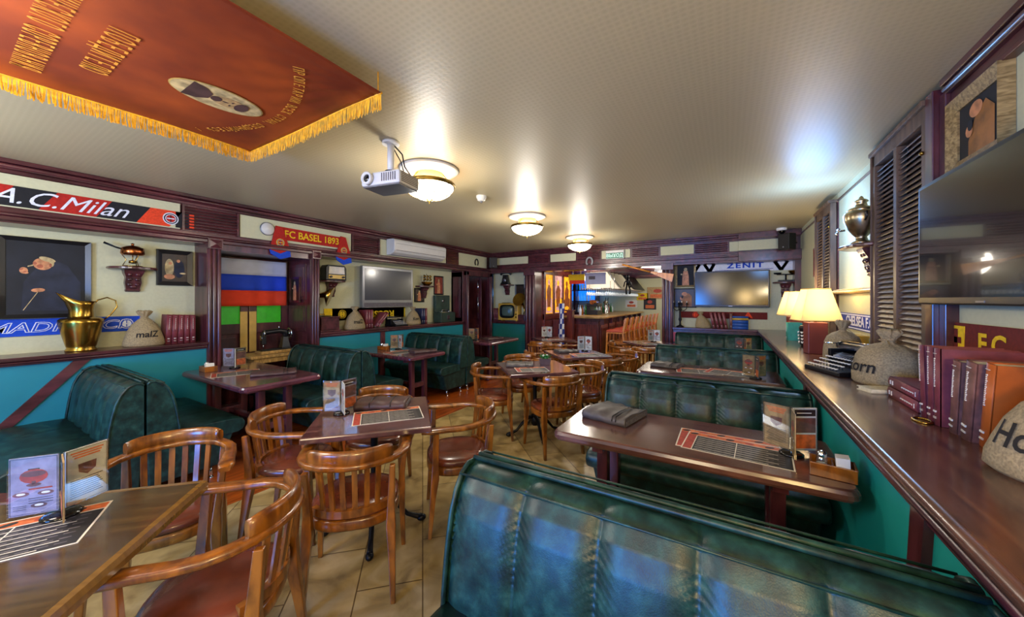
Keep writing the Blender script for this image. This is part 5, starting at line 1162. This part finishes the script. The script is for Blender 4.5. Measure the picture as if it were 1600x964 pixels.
# ------------------------------------------------------------------ things on the tables
def menu_stand(x, y, z, rz, label, mats=('paper_lilac', 'paper_tan', 'paper'), h=.20, w=.115, disc=True, lo=0):
    """three acrylic leaves around a spine, on a round foot"""
    t = thing('menu_stand', label, 'menu', at(x, y, z, rz), 'upright acrylic menus on the tables')
    if disc: MB().lathe([(.001, 0), (.05, 0), (.05, .008), (.04, .014), (.001, .016)], 24).build('foot', 'black_gloss', t)
    for k in range(3):
        A = Matrix.Rotation(2 * pi * k / 3, 4, 'Z')
        m = MB(); m.T = A @ Matrix.Translation((.004, 0, .018)); m.box(0, w, -.0035, -.0025, 0, h); m.box(0, w, .0025, .0035, 0, h); lf = m.build('acrylic_leaf', 'acrylic', t)
        c = MB(); c.T = m.T; c.box(.004, w - .004, -.002, .002, .003, h - .003, 0)
        for s in (-1, 1):
            yy = s * .0023
            def P(pts, mi): c.poly([(a, yy * (1 + .05 * mi), b) for a, b in pts], mi)
            R_ = lambda a, b, e, f, mi: P([(a, e), (b, e), (b, f), (a, f)], mi)
            E_ = lambda x_, y_, a, b, mi: P([(x_ + a * cos(q), y_ + b * sin(q)) for q in [2 * pi * i / 14 for i in range(14)]], mi)
            for a, b in ((.006, .0075), (w - .0075, w - .006)): R_(a, b, .006, h - .006, 1)
            R_(.0075, w - .0075, .006, .0072, 1); R_(.0075, w - .0075, h - .0072, h - .006, 1)
            if (k + lo) % 3 == 0:      # urn drawing above three small dishes
                E_(w / 2, h * .66, .034, .024, 3); E_(w / 2, h * .70, .030, .010, 4); R_(w / 2 - .014, w / 2 + .014, h * .77, h * .79, 1); R_(w / 2 - .005, w / 2 + .005, h * .52, h * .58, 4); E_(w / 2, h * .515, .018, .006, 4)
                R_(.018, w - .05, h * .43, h * .455, 3)
                for a, b in ((.034, .36), (w - .032, .37), (.05, .16)): E_(a, h * b, .02, .008, 4); E_(a, h * b + .001, .011, .004, 5)
                for i in range(3): R_(.016, w - .05, h * .28 - i * .008, h * .28 - i * .008 + .002, 1); R_(w - .045, w - .014, h * .17 - i * .006, h * .17 - i * .006 + .0015, 1)
            elif (k + lo) % 3 == 1:    # dark photographs in bands
                R_(.010, w - .010, h * .80, h * .95, 1); R_(.02, w - .03, h * .86, h * .88, 5); R_(.010, w - .010, h * .42, h * .76, 4); E_(w * .35, h * .6, .022, .012, 2); E_(w * .65, h * .5, .024, .012, 3)
                R_(.010, w - .010, h * .06, h * .38, 6); E_(w * .4, h * .2, .026, .016, 2); E_(w * .7, h * .28, .016, .01, 1)
            else:               # text poster with a dark badge
                for i in range(3): R_(.016 + i * .005, w - .016 - i * .005, h * (.90 - i * .045), h * (.925 - i * .045), 6)
                P([(w / 2 - .026, h * .70), (w / 2 + .026, h * .70), (w / 2 + .024, h * .56), (w / 2, h * .48), (w / 2 - .024, h * .56)], 4); E_(w / 2, h * .61, .013, .012, 3)
                for i in range(9): R_(.016, w - .018 - (i * 7 % 4) * .004, h * .42 - i * .0075, h * .42 - i * .0075 + .0028, 1)
        c.build('printed_card', [mats[k], 'print_black', 'paper', 'print_red', 'book_brown', 'white', 'print_orange'], lf)
    return t
TT = .751
menu_stand(-1.98, .262, TT, 234, 'upright acrylic menu on the nearest table in the bottom left corner', h=.2, w=.125)
menu_stand(-2.17, 1.44, TT, -25, 'upright acrylic menu on the square table left of the folded menu', ('paper', 'paper_lilac', 'paper_tan'))
menu_stand(.265, 2.18, TT, 150, 'upright acrylic menu on the long table in the right foreground', ('paper_tan', 'paper_tan', 'white'), .21, .12, lo=2)
menu_stand(.23, 4.1, TT, 160, 'upright acrylic menu at the counter end of the second right table', ('paper_tan', 'print_grey', 'paper_tan'), .2, .11)
menu_stand(.20, 5.9, TT, 160, 'upright acrylic menu on the farthest right table', ('print_grey', 'paper_tan', 'paper_tan'))
menu_stand(-4.62, 1.80, TT, -20, 'upright acrylic menu on the table before the double doors', ('white', 'paper_tan', 'paper_lilac'))
menu_stand(-4.25, 3.75, TT, -20, 'upright acrylic menu on the table below the left television', ('white', 'paper_tan', 'paper_tan'))
menu_stand(-3.98, 5.3, TT, -30, 'upright acrylic menu on the table before the dark doorway', ('print_grey', 'print_orange', 'paper_tan'))
menu_stand(-1.78, 5.02, TT, -10, 'upright acrylic menu on the square table nearest the bar', ('white', 'paper_tan', 'white'))
menu_stand(-3.05, 6.42, TT, -10, 'upright acrylic menu on the small table before the stained glass', ('white', 'white', 'paper'))
menu_stand(-1.12, 6.72, TT, -10, 'upright acrylic menu on the small table by the right pier', ('white', 'white', 'paper'))
def placemat(x, y, z, rz, w, h, label):
    t = thing('paper_placemat', label, 'placemat', at(x, y, z, rz), 'printed placemats on the tables')
    MB().box(-w / 2, w / 2, -h / 2, h / 2, 0, .0012).build('sheet', 'paper', t)
    m = MB(); Z = .0014; q = lambda a, b, c, d, mi, dz=0: m.flat([(a, c), (b, c), (b, d), (a, d)], Z + dz, mi)
    q(-w / 2 + .006, w / 2 - .006, h / 2 - .05, h / 2 - .006, 0); q(-w / 2 + .006, -w / 2 + .045, -h / 2 + .006, h / 2 - .05, 2)
    q(-w / 2 + .05, w / 2 - .006, -h / 2 + .006, h / 2 - .056, 1)
    for i in range(7):
        y0 = -h / 2 + .014 + i * (h - .075) / 7
        q(-w / 2 + .056, -w / 2 + .056 + (w - .075) * (.9 if i % 2 else .8), y0, y0 + .004, 3, .0003)
        for k in range(9): a = -w / 2 + .06 + k * (w - .08) / 9; q(a, a + (w - .08) / 9 * .7, y0 + .010, y0 + .016, 4, .0003)
    q(.0, .004, -h / 2 + .006, h / 2 - .056, 3, .0004)
    for k in range(5): a = -w / 2 + .03 + k * w / 5.4; m.disc(a, h / 2 - .028, .022, .013, Z + .0004, 2 if k % 2 else 1, 10, .4)
    m.build('print', ['print_orange', 'print_black', 'print_red', 'paper', 'print_grey'], t)
    return t
placemat(-1.93, .13, TT, 64, .42, .28, 'printed placemat on the nearest table under the upright menu')
placemat(-1.88, 1.575, TT, 52, .42, .27, 'printed placemat on the square table beside the folded brown menu')
placemat(.035, 2.12, TT, -4, .46, .27, 'upper printed placemat of the overlapping pair on the long right table')
placemat(.0, 2.16, TT - .0006, 0, .46, .29, 'lower printed placemat, mostly covered, on the long right table')
placemat(-.26, 4.22, TT, 8, .42, .28, 'red printed placemat nearer the aisle on the second right table')
placemat(.02, 4.28, TT + .0016, -12, .42, .28, 'printed placemat next to the menu on the second right table')
placemat(-1.80, 3.40, TT, 40, .34, .24, 'printed placemat at the near corner of the middle square table')
placemat(-1.66, 4.68, TT, 40, .36, .26, 'printed placemat on the square table nearest the bar')
placemat(-4.28, 1.68, TT, 70, .40, .27, 'printed placemat on the table before the double doors')
placemat(-3.98, 3.55, TT, 80, .40, .27, 'printed placemat on the table below the left television')
placemat(-1.10, 6.5, TT, 30, .3, .2, 'printed placemat on the small table by the right pier')
placemat(-2.78, 6.2, TT, 30, .3, .2, 'printed placemat on the small table before the stained glass')
def folder(x, y, z, rz, w, h, th, label, matn='folder', cloth=False):
    t = thing('menu_folder', label, 'menu folder', at(x, y, z, rz), 'leather menu folders on the tables')
    n = 18; rings = []
    for i in range(n + 1):
        u = -w / 2 + w * i / n; dz = .004 * sin(i * 1.1) + .003 * sin(i * .37)
        rings.append([(u, -h / 2 - .004 + .003 * sin(i * .9), .001), (u, -h / 2 - .008, th * .5), (u, -h / 2, th + dz), (u, -h * .2, th * 1.15 + dz), (u, h * .2, th * 1.02 - dz), (u, h / 2, th * .8 + dz), (u, h / 2 + .004, .012), (u, h / 2, .001)])
    MB().loft(rings, 0, True).build('cover', matn, t)
    MB().box(-w / 2 + .01, w / 2 + .004, -h / 2 + .012, h / 2 - .006, .006, th * .72).build('pages', 'print_grey', t)
    for u in (w * .22, w * .30) if not cloth else (-w * .2, w * .2):
        MB().tube([(u, -h / 2 - .012, th * .5), (u, -h / 2 - .002, th * 1.12), (u, -h * .2, th * 1.28), (u, h * .2, th * 1.2), (u, h / 2 + .006, th * .8), (u, h / 2 + .008, .008)], .003, n=6).build('cord', 'black', t)
    return t
folder(-.62, 2.315, TT, -12, .29, .31, .045, 'grey folded leather menu at the aisle end of the long right table')
folder(-.58, 4.35, TT, -8, .28, .27, .035, 'grey folded menu at the aisle end of the second right table')
folder(-.52, 6.05, TT, -8, .26, .24, .03, 'grey folded menu on the farthest right table')
folder(-2.09, 1.71, TT, 38, .34, .22, .042, 'folded brown leather menu with two clasps on the square table', 'folder_brown', True)
folder(-3.95, 1.88, TT, 62, .38, .26, .028, 'brown leather menu on the table before the double doors', 'folder_brown')
folder(-3.72, 3.72, TT, 70, .34, .2, .035, 'rolled dark menu on the table below the left television', 'folder_brown')
folder(-3.82, 5.62, TT, 70, .36, .26, .03, 'dark menu on the table before the dark doorway', 'folder_brown')
folder(-2.03, 3.55, TT, 30, .30, .26, .03, 'grey menu folder on the middle square table beside the plant pot')
folder(-1.98, 4.80, TT, 45, .30, .22, .03, 'grey rolled menu on the square table nearest the bar')
def caddy(x, y, z, rz, label, salt=True):
    t = thing('condiment_box', label, 'box', at(x, y, z, rz), 'wooden condiment boxes')
    MB().box(-.075, .075, -.055, -.047, 0, .055).box(-.075, .075, .047, .055, 0, .055).box(-.075, -.067, -.047, .047, 0, .055).box(.067, .075, -.047, .047, 0, .055).box(-.067, .067, -.047, .047, 0, .006).box(-.003, .003, -.047, .047, 0, .05).build('tray', 'chair_wood' if salt else 'panel_red', t, bevel=.002)
    return t
def in_caddy(x, y, z, rz, where):
    c, s = cos(R(rz)), sin(R(rz))
    W_ = lambda a, b, dz: at(x + a * c - b * s, y + a * s + b * c, z + dz, rz)
    t = thing('salt_shaker', 'glass salt shaker standing in the condiment box ' + where, 'shaker', W_(-.035, .0, .0065), 'shakers in the condiment boxes')
    MB().lathe([(.001, 0), (.021, 0), (.021, .055), (.016, .065)], 16).build('glass', 'glass', t); MB().lathe([(.001, .001), (.018, .001), (.018, .035), (.001, .035)], 14).build('salt', 'white', t); MB().lathe([(.018, .064), (.018, .082), (.01, .088), (.001, .088)], 16).build('cap', 'chrome', t)
    o = MB().hexa([(-.022, -.035, 0), (.022, -.035, 0), (.022, .035, 0), (-.022, .035, 0)], [(-.026, -.038, .08), (.018, -.038, .085), (.018, .032, .08), (-.026, .032, .075)]).build('sugar_sachets', 'white'); o.matrix_world = W_(.035, 0, .0065); tag(o, 'bundle of paper sachets in the condiment box ' + where, 'sachets', 'sachets in the condiment boxes')
caddy(.385, 2.02, TT, -8, 'wooden condiment box at the counter end of the long right table'); in_caddy(.385, 2.02, TT, -8, 'on the long right table')
caddy(-4.66, 1.58, TT, 0, 'wooden condiment box on the table before the double doors'); in_caddy(-4.66, 1.58, TT, 0, 'before the double doors')
caddy(-4.42, 3.62, TT, 20, 'wooden condiment box on the table below the left television'); in_caddy(-4.42, 3.62, TT, 20, 'below the left television')
t = thing('plant_pot', 'small dark box with a green and white plant on the middle table', 'plant', at(-1.80, 3.74, TT, 20))
MB().hexa([(-.055, -.045, 0), (.055, -.045, 0), (.055, .045, 0), (-.055, .045, 0)], [(-.065, -.05, .07), (.065, -.05, .07), (.065, .05, .07), (-.065, .05, .07)]).build('box', 'folder_brown', t)
m = MB()
for i in range(26):
    a = i * 2.4; r = .01 + .0016 * i; m.add([(r * cos(a), r * sin(a), .065), (r * cos(a) + .014 * cos(a + 1), r * sin(a) + .014 * sin(a + 1), .09), (1.7 * r * cos(a), 1.7 * r * sin(a), .115), (r * cos(a) - .014 * cos(a + 1), r * sin(a) - .014 * sin(a + 1), .09)], [(0, 1, 2, 3)])
m.build('leaves', 'glass_green', t)
MB().ball((-.02, 0, .10), .014).ball((.02, .01, .105), .012).build('white_flowers', 'white', t)

# ------------------------------------------------------------------ bar contents
t = thing('stained_glass_panels', 'row of amber stained glass panels in wooden frames left of the bar', 'panel', frame((0, 1, 0), (0, 0, 1), (1, 0, 0), (-3.72, 7.6, 0)))
m = MB()
for a in (.0, .52, 1.10, 1.66): m.box(a, a + .09, 0, 2.2, 0, .04)
m.box(0, 1.75, 2.1, 2.3, 0, .04).box(0, 1.75, 1.02, 1.16, 0, .045).box(0, 1.75, 0, .12, 0, .045)
for a, b in ((.09, .52), (.61, 1.10), (1.19, 1.66)):
    for z0, z1 in ((.16, .42), (.48, .72), (.78, 1.0)): m.box(a + .03, b - .03, z0, z1, 0, .028)
m.build('frame', 'panel_red', t, bevel=.004)
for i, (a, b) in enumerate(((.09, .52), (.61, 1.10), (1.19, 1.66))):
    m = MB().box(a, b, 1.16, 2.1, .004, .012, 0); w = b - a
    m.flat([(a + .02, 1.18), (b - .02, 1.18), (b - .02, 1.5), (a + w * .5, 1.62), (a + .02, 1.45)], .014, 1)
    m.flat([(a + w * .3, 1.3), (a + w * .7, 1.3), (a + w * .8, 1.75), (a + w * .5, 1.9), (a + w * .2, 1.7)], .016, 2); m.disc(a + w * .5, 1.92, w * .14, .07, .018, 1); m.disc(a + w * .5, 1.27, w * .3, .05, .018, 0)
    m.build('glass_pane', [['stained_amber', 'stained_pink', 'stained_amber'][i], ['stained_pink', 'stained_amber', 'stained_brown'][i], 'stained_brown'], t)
t = thing('bar_shelf_unit', 'dark back bar cabinet with blue lit bottle shelves', 'shelf', frame((1, 0, 0), (0, 0, 1), (0, -1, 0), (-4.85, 12.9, 0)))
m = MB().box(-.85, -.78, 0, 2.3, 0, .35).box(.78, .85, 0, 2.3, 0, .35).box(-.04, .04, 0, 2.3, 0, .35).box(-.85, .85, 2.2, 2.3, 0, .4).box(-.85, .85, 0, 1.0, 0, .38)
for z in (1.0, 1.42, 1.82): m.box(-.8, .8, z, z + .03, 0, .34)
m.build('carcass', 'mahogany', t); MB().box(-.78, .78, 1.45, 2.2, .005, .02).build('lit_back', 'bar_blue', t)
def bottle(M, matn, h, r, label, group):
    o = MB().lathe([(.001, 0), (r, 0), (r, h * .55), (r * .85, h * .64), (r * .32, h * .75), (r * .3, h * .97), (r * .38, h * .97), (r * .38, h), (.001, h)], 12).build('bottle', matn); o.matrix_world = M; return tag(o, label, 'bottle', group)
random.seed(3)
ORD = 'first second third fourth fifth sixth seventh eighth ninth tenth eleventh twelfth thirteenth fourteenth fifteenth sixteenth'.split()
for z, nm, mm in ((1.85, 'upper', ['glass_blue', 'glass_clear', 'glass_blue', 'glass_green']), (1.45, 'middle', ['glass_blue', 'glass_clear', 'glass_blue']), (1.03, 'lower', ['glass_clear', 'glass_amber', 'glass_clear', 'glass_green'])):
    for i in range(14):
        x = -5.6 + i * .11 + (.08 if i > 6 else 0)
        bottle(at(x, 12.72, z), random.choice(mm), .25 + .05 * random.random(), .037, ORD[i] + ' bottle from the left on the %s shelf of the blue lit back bar' % nm, 'bottles on the %s back bar shelf' % nm)
for i in range(16):
    bottle(at(-3.22 - .02 * (i % 2), 8.75 + i * .2, 1.10), ['glass_clear', 'glass_amber', 'glass_green', 'glass_clear'][i % 4], .22 + .06 * random.random(), .034, ORD[i] + ' bottle from the near end along the back edge of the bar counter', 'bottles along the bar counter')
# hood with hanging glasses over the bar
t = thing('bar_canopy', 'pale canopy with dark panels hanging above the bar counter', 'canopy', at(0, 0))
MB().loft([[(-3.25, y, 1.78), (-2.35, y, 1.78), (-2.42, y, 1.84), (-2.75, y, 2.3), (-3.25, y, 2.3)] for y in (9.3, 12.6)], 0, False).build('hood', 'plaster_white', t)
for y0, y1 in ((9.28, 9.32), (10.9, 12.4)): MB().loft([[(-2.335, y, 1.80), (-2.40, y, 1.86), (-2.73, y, 2.3), (-2.70, y, 2.3), (-2.38, y, 1.86), (-2.32, y, 1.80)] for y in (y0, y1)], 0, False).build('dark_panel', 'black', t)
m = MB()
for i in range(7): m.cyl((-3.15 + i * .12, 8.7, 1.77), (-3.15 + i * .12, 12.5, 1.77), .006, n=6)
for i in range(5): m.cyl((-3.18, 8.72 + i * .94, 1.775), (-2.40, 8.72 + i * .94, 1.775), .008, n=6)
for y in (8.75, 9.1): m.cyl((-2.45, y, 1.77), (-2.45, y, 2.25), .006, n=6).cyl((-3.1, y, 1.77), (-3.1, y, 2.25), .006, n=6)
m.build('rack', 'chrome', t)
g0 = None
for i in range(22):
    for j in range(3):
        M = at(-3.03 + j * .24, 8.75 + i * .168, 1.766) @ Matrix.Rotation(pi, 4, 'X')
        if g0 is None:
            g0 = MB().lathe([(.032, 0), (.003, .008), (.003, .07), (.02, .085), (.034, .12), (.03, .16)], 12).build('hanging_glass', 'glass_clear'); g0.matrix_world = M; tag(g0, 'stemmed glass hanging upside down from the rack above the bar', 'glass', 'glasses hanging above the bar')
        else: c = g0.copy(); COL.objects.link(c); c.matrix_world = M
t = thing('beer_tap', 'silver beer tap column on the bar counter', 'tap', at(-2.9, 9.9, 1.10)); MB().lathe([(.001, 0), (.07, 0), (.06, .03), (.04, .05), (.04, .34), (.05, .36), (.001, .38)], 16).cyl((0, -.16, .32), (0, .16, .32), .03).build('column', 'chrome', t)
for s in (-1, 1): MB().cyl((.03, s * .11, .30), (.07, s * .11, .24), .01).cyl((.02, s * .11, .33), (.03, s * .11, .46), .012).build('handle', 'black', t)
t = thing('coffee_machine', 'copper and black coffee machine on the bar counter', 'coffee machine', at(-3.0, 9.2, 1.10)); MB().box(-.15, .15, -.2, .2, 0, .12).box(-.15, .15, -.2, .2, .22, .3).box(-.15, -.05, -.18, .18, .1, .25).build('body', 'black', t, bevel=.01); MB().cyl((0, -.21, .33), (0, .21, .33), .06).build('boiler', 'copper', t)
t = thing('flag', 'yellow and red flag hanging under the bar ceiling', 'flag', frame((1, 0, 0), (0, 0, 1), (0, -1, 0), (-3.22, 8.5, 2.13)))
MB().cyl((-.1, 0, 0), (-.1, .1, 0), .004).cyl((.1, 0, 0), (.1, .1, 0), .004).box(-.22, .2, -.15, 0, 0, .006).build('yellow_stripe', 'scarf_yellow', t); MB().box(-.2, .2, -.24, -.15, 0, .006).build('red_stripe', 'flag_red', t)
t = thing('flag', 'white flag with faint grey print hanging beside the yellow and red one', 'flag', frame((1, 0, 0), (0, 0, 1), (0, -1, 0), (-2.75, 8.5, 2.15)))
MB().cyl((-.1, 0, 0), (-.1, .1, 0), .004).cyl((.1, 0, 0), (.1, .1, 0), .004).box(-.24, .26, -.28, 0, 0, .006).build('cloth', 'flag_white', t); MB().box(-.16, .0, -.16, -.08, .006, .008).build('print', 'print_grey', t)
t = thing('flag', 'blue and white checkered flag hanging on a stand left of the bar', 'flag', at(-3.34, 7.84, 0))
m = MB()
for j in range(8):
    for k in range(3):
        a0 = -1.2 + k * .8 - pi / 2; z = .45 + j * .12; r = .07 + .015 * sin(j)
        m.add([(r * cos(a0), r * sin(a0), z), (r * cos(a0 + .8), r * sin(a0 + .8), z), (r * .95 * cos(a0 + .9), r * .95 * sin(a0 + .9), z + .12), (r * .95 * cos(a0 + .1), r * .95 * sin(a0 + .1), z + .12)], [(0, 1, 2, 3)], (j + k) % 2)
m.build('cloth', ['scarf_navy', 'scarf_white'], t); MB().cyl((0, .02, 0), (0, .02, 1.55), .015).cyl((0, .02, 0), (0, .02, .02), .12).build('pole', 'brass', t)
t = thing('mannequin', 'small dark wooden puppet hanging above the bar stools', 'puppet', at(-1.93, 8.3, 1.62))
MB().ball((0, 0, .40), (.035, .035, .045)).tube([(0, 0, .36), (0, 0, .2)], [.03, .045]).tube([(0, 0, .34), (-.07, 0, .27), (-.09, 0, .17)], .014).tube([(0, 0, .34), (.07, 0, .25), (.06, 0, .15)], .014).tube([(-.02, 0, .2), (-.04, 0, .1), (-.03, 0, 0)], .019).tube([(.02, 0, .2), (.05, 0, .1), (.04, 0, .0)], .019).build('body', 'iron', t)
MB().cyl((0, 0, .44), (0, 0, .69), .003, n=5).build('string', 'iron', t)
t = thing('oar', 'orange-yellow wooden paddle blade hanging across the top right of the opening', 'paddle', at(-1.05, 7.132, 1.93, 0))
m = MB(); m.T = Matrix.Rotation(R(12), 4, 'Y'); m.hexa([(-.20, -.008, .03), (.20, -.008, -.07), (.20, .008, -.07), (-.20, .008, .03)], [(-.20, -.008, .06), (.20, -.008, .08), (.20, .008, .08), (-.20, .008, .06)]).cyl((-.75, .0, .10), (-.2, 0, .045), .016).build('blade_and_shaft', 'stool_wood', t)
for y, z, w, h, c, lb in ((12.0, 1.72, .5, .30, 'paper_tan', 'large tan poster'), (11.2, 1.60, .28, .18, 'scarf_yellow', 'yellow notice'), (11.6, 1.35, .3, .28, 'print_black', 'dark poster with orange band'), (10.6, 1.35, .3, .2, 'paper', 'white notice with drawings'), (12.5, 1.6, .22, .44, 'print_grey', 'narrow grey poster')):
    x = -3.3 + (y - 10.4) * 1.05
    w *= 1.35; h *= 1.35
    t = thing('poster', lb + ' on the cream wall right of the bar', 'poster', frame((1, 0, 0), (0, 0, 1), (0, -1, 0), (-2.9 + (y - 10.6) * .62, 12.99, z)))
    MB().box(-w / 2, w / 2, -h / 2, h / 2, 0, .006).build('sheet', c, t)
    MB().box(-w * .35, w * .35, -h * .4, -h * .1, .006, .008, 0).disc(0, h * .18, w * .2, h * .16, .008, 1).build('print', ['print_orange', 'print_red'], t)
for i, (x, y) in enumerate(((-3.25, 8.0), (-3.0, 8.15), (-2.5, 8.1), (-1.3, 8.0))):
    t = thing('spotlight', ['bright starry spotlight in the bar ceiling above the stained glass', 'second warm spotlight in the bar ceiling', 'third warm spotlight in the bar ceiling', 'spotlight in the bar ceiling near the right pier'][i], 'lamp', at(x, y, 2.20), 'spotlights in the bar ceiling')
    MB().lathe([(.05, .0), (.055, .01), (.05, .12)], 18).build('can', 'chrome', t); MB().lathe([(.001, .01), (.045, .01)], 16).build('bulb', 'bulb' if i == 0 else 'lamp_warm', t)
